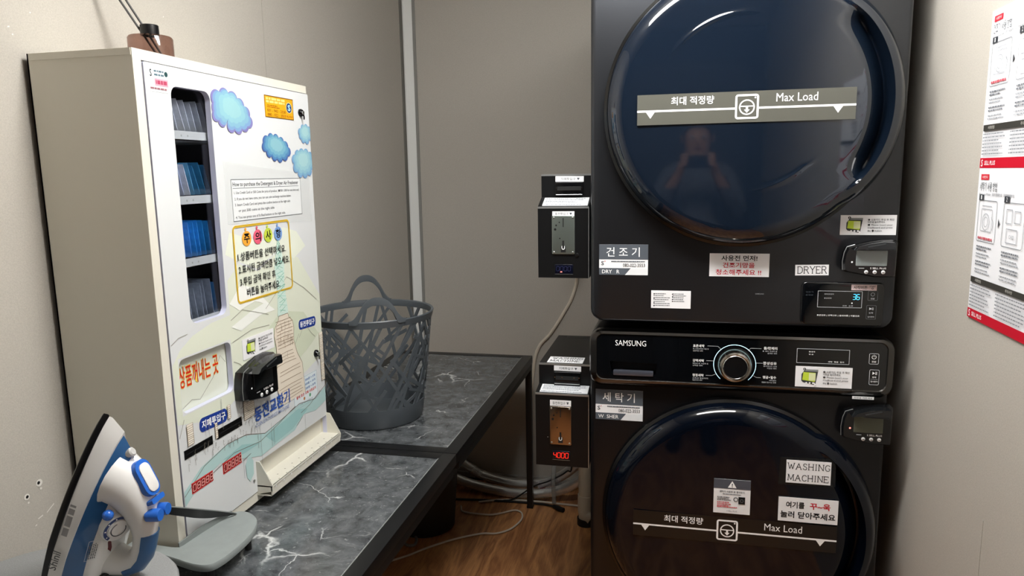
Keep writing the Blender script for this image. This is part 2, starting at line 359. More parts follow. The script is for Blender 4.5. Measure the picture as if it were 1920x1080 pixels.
# corner strip: a white face, a grey return and a thin dark seam against the left wall
b = MB(); b.loft([[(XL+.004, YB, z), (XL+.004, YB-.034, z), (XL+.010, YB-.036, z), (XL+.037, YB-.008, z), (XL+.037, YB, z)] for z in (0, CEIL)], mat('white_corner_strip', 'f3f4f1', .3, spec=.6), smooth=False); b.box((XL+.037, YB-.004, 0), (XL+.049, YB, CEIL), mat('trim_grey', '8d8c88', .5)); b.box((XL, YB-.003, 0), (XL+.004, YB, CEIL), DARK)
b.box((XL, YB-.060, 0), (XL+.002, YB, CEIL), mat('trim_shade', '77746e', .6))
struct('trim_1', b, 'white corner strip between left and back wall', 'trim')
b = MB(); b.box((XL+.05, YB-.012, 0), (XR, YB, .032), mat('skirting_grey', 'a3a19b', .5)); b.box((XL+.05, YB-.016, 0), (XR, YB-.012, .008), DARK)
struct('baseboard_back', b, 'pale grey metal base strip along the back wall', 'baseboard')
b = MB(); b.box((XR-.0008, 1.338, 0), (XR, 1.342, .78), WALL); struct('trim_2', b, 'thin vertical panel joint on the right wall', 'trim')
# ceiling lamp
t = thing('ceiling_light', (LAMP_POS[0], LAMP_POS[1], CEIL), 'long white rectangular ceiling lamp over the walkway between table and machines', 'lamp')
x, y = LAMP_POS; sx, sy = LAMP_SIZE
b = MB(); b.box((x-sx/2-.015, y-sy/2-.015, CEIL-.045), (x-sx/2, y+sy/2+.015, CEIL), WHITE_TRIM); b.box((x+sx/2, y-sy/2-.015, CEIL-.045), (x+sx/2+.015, y+sy/2+.015, CEIL), WHITE_TRIM)
b.box((x-sx/2, y-sy/2-.015, CEIL-.045), (x+sx/2, y-sy/2, CEIL), WHITE_TRIM); b.box((x-sx/2, y+sy/2, CEIL-.045), (x+sx/2, y+sy/2+.015, CEIL), WHITE_TRIM); link('lamp_frame', b, t)
b = MB(); b.box((x-sx/2+.002, y-sy/2+.002, CEIL-.135), (x+sx/2, y+sy/2, CEIL-.03), mat('lamp_glow', (1, .995, .985), emit=LAMP_POWER)); link('lamp_diffuser', b, t)

# ------------------------------------------------------------------ the two tables
TZ = .657; TX0, TX1 = -1.142, -.5613
MARB = marble_mat(); FRM = mat('black_table_frame', '101113', .36, spec=.5, noise=.1, nscale=60); EDGE = mat('bright_inset_edge', 'b9bcbc', .35, metal=.6)
LEGM = mat('black_powder_coat', '0d0e0f', .45)
def table(y0, y1, label):
    t = thing('side_table', ((TX0+TX1)/2, (y0+y1)/2, 0), label, 'table')
    b = MB(); z0, z1 = TZ-.030, TZ; f = .037
    for lo, hi in (((TX0, y0), (TX0+f, y1)), ((TX1-f, y0), (TX1, y1)), ((TX0+f, y0), (TX1-f, y0+f)), ((TX0+f, y1-f), (TX1-f, y1))):
        b.box((*lo, z0), (*hi, z1), FRM, .0015)
    link('tabletop_frame', b, t)
    b = MB(); b.box((TX0+f, y0+f, z0+.006), (TX1-f, y1-f, z1-.0015), MARB)
    b.box((TX1-f-.0022, y0+f, z1-.0015), (TX1-f, y1-f, z1+.0002), EDGE); link('marble_top', b, t, label='dark grey marble-pattern top with white veins')
    for x in (TX0+.002, TX1-.026):
        for y in (y0+.002, y1-.026):

            x2 = x; x = x-.26 if x > -.9 and 1.6 < y < 1.9 else x; b = MB(); b.box((x, y, .006), (x+.024, y+.024, z0), LEGM, .001); lg = link('leg', b, t)
            b = MB(); b.box((x-.001, y-.001, 0), (x+.025, y+.025, .012), DARK); link('foot', b, lg); x = x2
    for x in (TX0+.002, TX1-.022):
        b = MB(); b.box((x+.002, y0+.026, z0-.024), (x+.020, y1-.026, z0), LEGM); link('rail', b, t)
    return t
table(1.7565, 2.8149, 'dark marble-topped table under the laundry basket, against the corner')
table(.34, 1.7535, 'dark marble-topped table under the vending machine and ironing board')
# ------------------------------------------------------------------ dryer and washing machine
D = 1.7446; W0, W1 = -.2005, .4855
FW = Frame((0, D, 0), (1, 0, 0), (0, 0, 1))
STN = mat('black_stainless', '36383c', .34, metal=.75, coat=.35, noise=.07, nscale=30, stretch=(3, 1, 160), bump=.03)
STN2 = mat('black_stainless_side', '1c1d20', .45, metal=.4)
GLOSS = mat('gloss_black_panel', '07090c', .06, coat=.5)
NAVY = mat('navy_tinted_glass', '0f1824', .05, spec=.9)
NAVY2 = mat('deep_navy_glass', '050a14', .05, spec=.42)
ARC = mat('blue_glass_edge', '2c5a96', .12, metal=.9)
RUB = mat('black_door_rim', '050506', .25)
WHITE, K, GREY, LG = ink('ffffff'), ink('101214'), ink('4d535c'), ink('c9ccd0')
PAPER = mat('white_paper', 'f1f1f3', .6, spec=.25)
RED = ink('c8102a')

def card(fr, x0, y0, x1, y1, name, parent, m=PAPER, th=.0006, rot=0., h=0.):
    """a flat sticker; returns its builder, an Art on it and a finishing function"""
    cx, cy = (x0+x1)/2, (y0+y1)/2; f2 = fr.at(cx, cy, h, rot); b = MB(); a, c = (x1-x0)/2, (y1-y0)/2
    slab(b, f2, [([(-a, -c), (a, -c), (a, c), (-a, c)], 0), ([(-a, -c), (a, -c), (a, c), (-a, c)], th)], m)
    return b, Art(b, f2, th+.0003), a, c, (lambda label=None: link(name, b, parent, f2.o, label))

def appliance_box(z0, z1, t, zf=None):
    b = MB(); rslab(b, FW, W0, z0, W1, z1, .030, -.775, 0, .010, STN)
    o = link('body', b, t)
    return o

def door(cx, cz, t, name, navy, arcs):
    fr = FW.at(cx, cz); R = .311
    b = MB(); b.lathe([(R, 0), (R+.003, .008), (R+.001, .020), (R-.006, .024), (R-.010, .020), (R-.012, 0)], fr, RUB, 96); rim = link('door', b, t, fr.o)
    # glass: a shallow dome whose right side carries a raised grip with a finger hollow beside it
    NT, NR = 144, 46; loops = []
    def rad(a):
        d = math.atan2(sin(a-.06), cos(a-.06)); k = max(0, 1-(abs(d)/.86)**4)
        return (R-.006) + .022*max(0, k)**.8
    def hgt(u, a):
        base = .064-.004*u*u if u < .86 else .020+.0410*math.sqrt(max(0, 1-((u-.86)/.14)**2))
        d = math.atan2(sin(a-.06), cos(a-.06)); g = max(0, 1-(abs(d)/.80)**4)
        rid = g*.012*max(0, min(1, (u-.885)/.02))*min(1, (1.0-u)/.05)
        g2 = max(0, 1-(abs(d)/.66)**8); k = max(0, min(1, (u-.735)/.15)); hol = g2*k*k*max(0, min(1, (.902-u)/.010))*.052
        w1 = max(0, 1-(math.atan2(sin(a-2.02), cos(a-2.02))/.62)**2)**2; w2 = max(0, 1-(math.atan2(sin(a+1.05), cos(a+1.05))/.45)**2)**2
        ar = (.0019*math.exp(-((u-.645)/.015)**2)*w1 + .0019*math.exp(-((u-.60)/.015)**2)*w2) if arcs else 0  # two ridges added to the glass so the lamp reflects as arcs
        return base+rid-hol+ar
    us = [0, .06, .14, .22, .30, .38, .46, .52, .56]+[.575+.005*k for k in range(9)]+[.62+.005*k for k in range(17)]+[.70+.30*k/38 for k in range(1, 39)]
    for u in us:
        loops.append([fr.p(rad(2*PI*k/NT)*max(u, .001)*cos(2*PI*k/NT), (rad(2*PI*k/NT))*max(u, .001)*sin(2*PI*k/NT), hgt(u, 2*PI*k/NT)) for k in range(NT)])
    loops.append([fr.p(rad(2*PI*k/NT)*cos(2*PI*k/NT), rad(2*PI*k/NT)*sin(2*PI*k/NT), .0) for k in range(NT)])
    b = MB(); b.loft(loops, navy, (False, False)); link('glass', b, rim)
    return rim, fr

def max_load(fr, x0, x1, yc, rim, h, dark):
    y0, y1 = yc-.033, yc+.033; xm = .135 if dark else .147
    b = MB(); f2 = fr; m = mat('smoky_sticker' if not dark else 'dark_smoky_sticker', '55554e' if not dark else '161412', .35)
    slab(b, f2, [([(x0, y0), (x1, y0), (x1, y1), (x0, y1)], h), ([(x0, y0), (x1, y0), (x1, y1), (x0, y1)], h+.0006)], m)
    a = Art(b, f2, h+.0010); ly = yc-.003
    a.line([(x0, ly), (xm-.024, ly)], .0042, WHITE); a.line([(xm+.024, ly), (x1, ly)], .0042, WHITE)
    for x in (x0+.029, x1-.035): a.poly([(x-.011, ly), (x, ly-.016), (x+.011, ly)], WHITE)
    a.up().frame(xm-.0245, yc-.026, xm+.0245, yc+.0265, .0042, WHITE, .006); a.ring(xm, yc-.001, .0165, .0028, WHITE)
    a.line([(xm-.016, yc+.001), (xm+.016, yc+.001)], .0024, WHITE); a.circ(xm+.017, yc+.019, .002, WHITE, 10)
    a.line([(xm, yc+.001), (xm, yc-.009)], .0045, WHITE); a.poly([(xm-.006, yc-.006), (xm, yc-.013), (xm+.006, yc-.006)], WHITE)
    a.text('최대 적정량', x0+.074, yc+.0085, x0+.166, yc+.0265, WHITE, .012)
    a.text('Max Load', x1-.160, yc+.0085, x1-.076, yc+.026, WHITE)
    link('max_load_sticker', b, rim)

def card_sticker(fr, x0, y0, x1, y1, t, h=0.):
    b, a, w_, c, done = card(fr, x0, y0, x1, y1, 'card_payment_sticker', t, h=h)
    px = lambda v: -w_+2*w_*v; py = lambda v: -c+2*c*v
    a.poly([(px(.11), py(.30)), (px(.14), py(.22)), (px(.36), py(.10)), (px(.40), py(.80)), (px(.16), py(.80)), (px(.11), py(.62))], ink('3c3f40'))
    a.up().poly([(px(.125), py(.34)), (px(.35), py(.26)), (px(.36), py(.70)), (px(.14), py(.72))], ink('c6dd45')); a.up().rect(px(.24), py(.32), px(.36), py(.68), ink('e2e8b4'))
    a.rect(px(.17), py(.76), px(.40), py(.86), ink('8b8e8e'))
    for k in range(3): a.circ(px(.20+.06*k), py(.20), .0022, WHITE, 10)
    a.up().circ(px(.16), py(.87), .0030, K, 12); a.text('1', px(.155), py(.83), px(.165), py(.91), WHITE)
    a.poly([(px(.34), py(.24)), (px(.39), py(.06)), (px(.36), py(.10)), (px(.33), py(.02))], WHITE)
    rows = [('❶ 신용카드 투입 후 확인', .72, .95), ('버튼을 눌러주세요.', .60, .80), ('❶ Please insert your', .45, .93), ('creditcard and press', .31, .93), ('the ❷ button.', .17, .75)]
    for s, y, xe in rows: a.text(s, px(.49), py(y), px(xe), py(y+.10), K, .008)
    done('white card-payment sticker with a green picture of the reader')

def reader(fr, x0, y0, x1, y1, t, lit, parent_label=None, screen='8b9490', h=0., sx=1.):
    """card reader: hooded black body, card slot, grey display, three round buttons"""
    f2 = fr.at((x0+x1)/2, (y0+y1)/2, h); a, c = (x1-x0)/2, (y1-y0)/2
    P = lambda q: [(x*a, y*c) for x, y in q]
    body = [(-.98, -.15), (-.96, -.62), (-.86, -.70), (.1, -.94), (.2, -.97), (.93, -.97), (.98, -.90), (1.0, .88), (.93, .96), (.78, .99), (.4, .97), (-.1, .86), (-.55, .72), (-.84, .60), (-.93, .30)]
    inn = [(x*.93, y*.92) for x, y in body]
    b = MB(); bm_ = mat('reader_black', '0c0d0f', .22, spec=.6)
    slab(b, f2, [(P(body), 0), (P(body), .022), (P(inn), .029)], bm_)
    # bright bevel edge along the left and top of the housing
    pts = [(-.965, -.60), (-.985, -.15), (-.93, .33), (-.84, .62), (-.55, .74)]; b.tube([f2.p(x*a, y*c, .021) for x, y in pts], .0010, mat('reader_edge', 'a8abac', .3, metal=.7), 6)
    o = link('card_reader', b, t, f2.o, parent_label)
    b = MB(); hood = [(-.66, .50), (-.30, .58), (-.22, .52), (.80, .50), (.84, .56), (.80, .92), (.40, .95), (-.1, .84), (-.50, .70)]
    slab(b, f2, [(P(hood), .022), (P(hood), .044), (P([(x*.97, y*.95+.03) for x, y in hood]), .049)], mat('reader_hood', '17191b', .16, spec=.7))
    b.box((0, 0, 0), (0, 0, 0), bm_) if False else None
    A = Art(b, f2, .0496); A.poly(P([(-.20, .72), (.45, .90), (.46, .83), (-.18, .64)]), ink('3a3d3f')); A.up().poly(P([(-.16, .58), (.74, .56), (.74, .52), (-.16, .54)]), DARK)
    link('card_slot_hood', b, o)
    b = MB(); rslab(b, f2, -.52*a, -.36*c, .62*a, .46*c, .002, .028, .0305, .001, mat('screen_'+screen, screen, .25))
    link('screen', b, o, label='grey-green display')
    b = MB(); A = Art(b, f2, .0296)
    A.text('S SELL PLUS', .02*a, -.52*c, .60*a, -.43*c, WHITE, .01); A.rect(-.40*a, -.49*c, -.2*a, -.46*c, LG)
    A.circ(-.66*a, -.16*c, .0020*sx, mat('red_lamp_lit', (1, .45, .40), emit=2.5) if lit else WHITE, 12); link('printed_logo', b, o)
    for k in range(3):
        b = MB(); fb = f2.at((-.12+.31*k)*a, -.68*c, .028); b.lathe([(.0042*sx, 0), (.0042*sx, .002), (.003*sx, .003), (.0001, .003)], fb, mat('white_button', 'e8e8e8', .4), 16)
        Ab = Art(b, fb, .0034); Ab.rect(-.0022*sx, -.0006, .0022*sx, .0006, K); link('button', b, o)
    return o

def sign(x0, y0, x1, y1, word, latin, t):
    b, a, w_, c, done = card(FW, x0, y0, x1, y1, 'machine_sign', t)
    a.rect(-w_, c*.02, w_, c, ink('565c64')); a.poly([(-w_, -c), (w_*.06, -c), (w_*.30, -c*.55), (-w_, -c*.55)], ink('565c64'))
    a.poly([(w_*.10, -c), (w_, -c), (w_, -c*.55), (w_*.34, -c*.55)], ink('e6e8ea'))
    a.up().text(word, -w_*.70, c*.20, w_*.66, c*.82, WHITE, .005)
    a.text('S', -w_*.92, -c*.36, -w_*.80, -c*.10, GREY, .01); a.rect(-w_*.78, -c*.12, -w_*.74, -c*.08, RED)
    a.rows(-w_*.5, -c*.16, w_*.88, -c*.06, 1, GREY, .7, 3, .02, .0012); a.text('080-022-3553', -w_*.02, -c*.46, w_*.88, -c*.24, K)
    a.text(latin, -w_*.88, -c*.90, -w_*.16 if 'DRY' in latin else -w_*.02, -c*.66, WHITE, .004); done('grey and white Korean machine sign')

# ---- dryer
ZD = 1.034
dry = thing('clothes_dryer', (.1425, D+.39, ZD), 'black stainless clothes dryer stacked on top, big navy round door, lit 36 display', 'dryer')
appliance_box(ZD, 2.03, dry)
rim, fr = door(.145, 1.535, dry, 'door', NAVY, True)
max_load(Frame((0, D, 0), (1, 0, 0), (0, 0, 1)), -.088, .367, 1.5325, rim, .0655, False)
sign(-.179, 1.150, -.062, 1.224, '건 조 기', 'DRY   R', dry)
b, a, w_, c, done = card(FW, .0805, 1.150, .2145, 1.2045, 'cleaning_notice', dry)
a.text('사용전 먼저!', -w_*.60, c*.36, w_*.60, c*.84, K, .018); a.text('건조기망을', -w_*.55, -c*.24, w_*.52, c*.22, RED, .016); a.text('청소해주세요 !!', -w_*.78, -c*.86, w_*.74, -c*.38, RED, .013); done('white notice with black and red Korean writing')
b, a, w_, c, done = card(FW, -.0535, 1.0705, .0395, 1.1135, 'information_sticker', dry)
a.rows(-w_*.88, -c*.8, -w_*.05, c*.75, 7, ink('77797c'), .4, 5, .4, .0016); a.rows(w_*.08, -c*.3, w_*.9, c*.75, 5, ink('77797c'), .4, 6, .4, .0016)
for y in (.6, .1, -.4, -.75): a.circ(-w_*.85, c*y, .0014, K, 8); a.circ(w_*.08, c*(y*.6+.25), .0014, K, 8)
done('small white card of tiny print')
b, a, w_, c, done = card(FW, .2715, 1.1555, .3435, 1.180, 'dryer_paper_label', dry, rot=.02)
serif(a, 'DRYER', -w_*.84, -c*.62, w_*.86, c*.66, K, .10); done('white paper label reading DRYER')
card_sticker(FW, .3625, 1.2485, .4785, 1.293, dry)
reader(FW, .366, 1.155, .478, 1.240, dry, False, 'black card reader with a pale grey display', '98a3a4')
# dryer control panel, set in gloss black
b = MB(); rslab(b, FW, .2865, 1.041, .4625, 1.141, .012, -.002, .0045, .003, GLOSS); pan = link('control_panel', b, dry)
b = MB(); A = Art(b, FW, .0050); A.frame(.322, 1.0825, .4165, 1.121, .0009, LG, .001)
A.text('에어건조중지', .336, 1.112, .356, 1.1150, LG); A.text('울/섬세건조', .336, 1.1025, .352, 1.1055, LG); A.text('건조  송풍', .376, 1.0855, .398, 1.0885, LG)
A.text('표준건조 | 강력건조 | 섬세의류 | 이불건조', .322, 1.0615, .413, 1.0660, WHITE, .01); A.text('건조기', .296, 1.116, .312, 1.119, GREY); A.text('조작부', .296, 1.109, .312, 1.112, GREY)
A.frame(.428, 1.1005, .4485, 1.1225, .0007, ink('6a6d70'), .002); A.ring(.438, 1.1145, .0042, .0009, ink('8c9093'), 20, -.9+PI/2+.35, 2*PI-.9+PI/2-.35-.1+.9); A.text('전원', .434, 1.1030, .442, 1.1065, LG)
A.frame(.4265, 1.0575, .447, 1.0895, .0007, ink('6a6d70'), .002); A.poly([(.4325, 1.0785), (.438, 1.0815), (.4325, 1.0845)], LG); A.rect(.4385, 1.0785, .4393, 1.0845, LG); A.rect(.4405, 1.0785, .4413, 1.0845, LG)
A.text('동작', .432, 1.0700, .441, 1.0738, LG); A.text('일시정지', .430, 1.0610, .4435, 1.0646, LG)
digits(A, '36', .3965, 1.1020, .4125, 1.1140, mat('cyan_digits', '4fcdfa', emit=1.5), .13); A.circ(.3955, 1.0935, .0016, WHITE, 10)
link('panel_print', b, pan)
b, a, w_, c, done = card(FW, .3925, 1.1235, .4455, 1.1365, 'start_button_label', dry, mat('pink_paper', 'e9d3d6', .6), h=.0050)
a.text('시작버튼', -w_*.84, -c*.62, w_*.26, c*.62, K, .004); a.text('START', w_*.42, c*.2, w_*.92, c*.7, K); a.ring(w_*.66, -c*.3, .0022, .0009, K, 14); done('pale pink start button label')
# maker's plate low on the dryer front
b = MB(); Art(b, FW, .0006).text('SAMSUNG', .186, 1.1085, .205, 1.1115, ink('8b8d90'), .01); link('small_logo', b, dry)

# ---- washing machine
was = thing('washing_machine', (.1425, D+.39, 0), 'black washing machine at the bottom of the stack with round dial and drawer', 'washer')
b = MB(); rslab(b, FW, W0+.0, .02, W1, 1.012, .02, -.79, 0, .010, mat('washer_black', '17171a', .34, metal=.5, coat=.3)); link('body', b, was)
for x in (W0+.05, W1-.05):
    for y in (D+.06, D+.70): b = MB(); b.cyl((x, y, 0), (x, y, .025), .022, DARK, 14); link('foot', b, was)
DCH = mat('dark_chrome', '5d5b59', .20, metal=1.)
b = MB(); P0 = rrect(-.2015, .874, .4905, 1.016, .030, 8); P1 = rrect(-.197, .884, .486, 1.014, .028, 8); P2 = rrect(-.184, .893, .474, 1.008, .018, 8)
slab(b, FW, [(P0, -.01), (P0, .006), (rrect(-.200, .879, .489, 1.0155, .030, 8), .014), (P1, .021), (P2, .024), (rrect(-.182, .895, .472, 1.006, .017, 8), .021)], DCH, True, False, True); trimo = link('control_panel', b, was)
b = MB(); x0, y0, x1, y1 = -.150, .9055, -.037, .9395
hole = [(x0, y1), (x0+.004, y0+.006), (x0+.010, y0), (x1-.010, y0-.003), (x1-.003, y0+.004), (x1, y1-.003)]
holed(b, FW, rrect(-.182, .895, .472, 1.006, .017, 8), [hole], .018, .0215, GLOSS); face = link('panel_face', b, trimo)
b = MB(); slab(b, FW, [(hole, .0215), ([(x, y*.9+.0935) for x, y in hole], -.006)], mat('drawer_hollow', '04060c', .2), False, True)
b.box((x0+.008, D-.0235, y0-.001), (x1-.008, D-.004, y0+.011), mat('drawer_grip', '6d7280', .25, metal=.7), .003); link('drawer_handle', b, trimo)
b = MB(); A = Art(b, FW, .0222)
A.text('SAMSUNG', -.137, .9790, -.063, .9930, WHITE)
kx, kz = .143, .943
for (s1, s2, s3, yy) in (('표준세탁', '면, 스포츠의류 타월 등', '일반적인 세탁', .989), ('강력세탁', '찌든때 옷, 작업복 등', '강력한 세탁', .953), ('청정세탁', '소독과 헹굼까지', '깨끗하게 세탁', .917)):
    A.text(s1, .047, yy-.007, .073, yy, WHITE, .014); A.text(s2, .047, yy-.0125, .083, yy-.0090, LG); A.text(s3, .047, yy-.0175, .070, yy-.0140, LG)
link('control_print', b, trimo); b = MB(); A = Art(b, FW, .0222)
for (s1, s2, s3, yy) in (('울/란제리', '울, 실크, 란제리 등', '섬세한 세탁', .989), ('합성섬유', '폴리에스터 소재', '적합한 세탁', .953), ('헹굼+탈수', '세탁없이', '헹굼과 탈수만 진행', .919)):
    A.text(s1, .207, yy-.007, .237, yy, WHITE, .014); A.text(s2, .203, yy-.0125, .237, yy-.0090, LG, keep=1.15, align='r'); A.text(s3, .205, yy-.0175, .237, yy-.0140, LG, keep=1.15, align='r')
for pts in ([(.080, .986), (.104, .986), (.1125, .978)], [(.078, .950), (.0945, .950)], [(.078, .914), (.092, .914), (.100, .918)], [(.202, .984), (.178, .984), (.1725, .978)], [(.206, .949), (.191, .949)], [(.203, .914), (.193, .914), (.186, .918)]): A.line(pts, .0008, LG)
A.ring(kx, kz, .0485, .0014, mat('pale_blue_ring', 'bfe6f2', emit=.9), 48, -PI/2+.72, 1.5*PI-.72)
link('control_print', b, trimo); b = MB(); A = Art(b, FW, .0222)
A.frame(.280, .9535, .3935, .9880, .0010, LG, .001); A.text('울/섬세', .306, .9795, .319, .9825, WHITE, .01); A.text('헹 굼', .306, .9735, .316, .9760, WHITE, .01); A.text('세탁  헹굼  탈수', .348, .9570, .383, .9605, WHITE, .01)
A.frame(.4345, .957, .455, .982, .0010, LG, .003); A.ring(.4447, .9735, .0048, .0011, WHITE, 20, PI/2+.5, 2.5*PI-.5); A.rect(.4442, .9735, .4452, .979, WHITE); A.text('전원', .4405, .9605, .4495, .9650, WHITE, .01)
A.frame(.437, .9085, .458, .9445, .0010, LG, .003); A.poly([(.4435, .9325), (.449, .936), (.4435, .9395)], WHITE); A.rect(.4497, .9325, .4507, .9395, WHITE); A.rect(.4520, .9325, .4530, .9395, WHITE)
A.text('동작', .4435, .9245, .4520, .9285, WHITE, .01); A.rect(.440, .9215, .455, .9220, LG); A.text('일시정지', .4405, .9145, .4550, .9185, WHITE, .01)
link('display_print', b, trimo)
b = MB(); fk = FW.at(kx, kz, .0215); KM = mat('knob_chrome', '9a968f', .16, metal=1.)
b.lathe([(.0415, 0), (.0415, .004), (.0365, .020), (.0350, .026), (.0310, .0285), (.0285, .0275)], fk, KM, 64); b.lathe([(.0285, .0275), (.0270, .0290), (.0262, .0275)], fk, CHROME, 64); b.lathe([(.0262, .0275), (.0001, .0268)], fk, mat('knob_face', '2a2b2d', .22, metal=.8), 64)
link('dial_knob', b, trimo); 
card_sticker(FW, .279, .897, .4015, .946, trimo, h=.0216)
b, a, w_, c, done = card(FW, .404, .8735, .450, .8800, 'strip_label', trimo, h=.0220); a.text('전원을 켜주세요', -w_*.85, -c*.6, w_*.85, c*.6, K); done()
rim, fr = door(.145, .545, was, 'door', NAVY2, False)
max_load(Frame((0, D, 0), (1, 0, 0), (0, 0, 1)), -.087, .379, .5450, rim, .0640, True)
sign(-.187, .782, -.070, .860, '세 탁 기', 'W  SHER', was)
reader(FW, .383, .766, .492, .861, was, True, 'black card reader with a dim display and red lamp', '5f6558')
b, a, w_, c, done = card(FW, .2620, .6775, .3590, .7330, 'washing_machine_paper_label', rim, h=.0640); serif(a, 'WASHING', -w_*.92, c*.22, w_*.94, c*.74, K, .10); serif(a, 'MACHINE', -w_*.90, -c*.78, w_*.90, -c*.26, K, .10); done('white paper label reading WASHING MACHINE')
b = MB(); slab(b, FW, [([(.246, .671), (.370, .674), (.368, .741), (.248, .739)], .0632), ([(.246, .671), (.370, .674), (.368, .741), (.248, .739)], .0638)], mat('clear_tape', '2a2c2c', .12, alpha=.35)); link('clear_tape', b, rim)
b, a, w_, c, done = card(FW, .2480, .5825, .3785, .6420, 'push_here_notice', rim, h=.0656)
a.text('여기를', -w_*.74, c*.12, -w_*.12, c*.66, K, .022); a.text('꾸~욱', w_*.06, c*.12, w_*.74, c*.66, RED, .022); a.text('눌러 닫아주세요', -w_*.92, -c*.70, w_*.92, -c*.14, K, .022); done('white notice with black and red Korean writing')
b, a, w_, c, done = card(FW, .1015, .5890, .1850, .6745, 'warning_sticker', rim, h=.0652)
a.rect(-w_, c*.45, w_, c, ink('53555e')); a.up().poly([(-w_*.24, c*.52), (w_*.24, c*.52), (0, c*.92)], WHITE); a.up().text('!', -w_*.03, c*.56, w_*.03, c*.78, GREY, .02)
a.text('세탁기 사용후 문 열어두기', -w_*.68, c*.23, w_*.68, c*.35, K, .012); a.rows(-w_*.5, c*.10, w_*.5, c*.18, 1, GREY, .5, 8, .02, .0015); a.rows(-w_*.8, -c*.25, -w_*.02, -c*.0, 3, K, .45, 9, .3, .0018); a.rows(-w_*.8, -c*.60, w_*.0, -c*.30, 3, RED, .45, 10, .3, .0018); a.rows(-w_*.8, -c*.66, w_*.35, -c*.58, 1, RED, .6, 12, .1, .0018)
a.ring(w_*.22, -c*.14, w_*.13, w_*.035, K, 20); a.rect(w_*.36, -c*.40, w_*.72, c*.02, K); a.up().ring(w_*.54, -c*.2, w_*.10, w_*.03, ink('6c7076'), 16); a.text('S SELL PLUS', -w_*.26, -c*.88, w_*.30, -c*.80, GREY); done('white warning sticker with grey head and triangle')

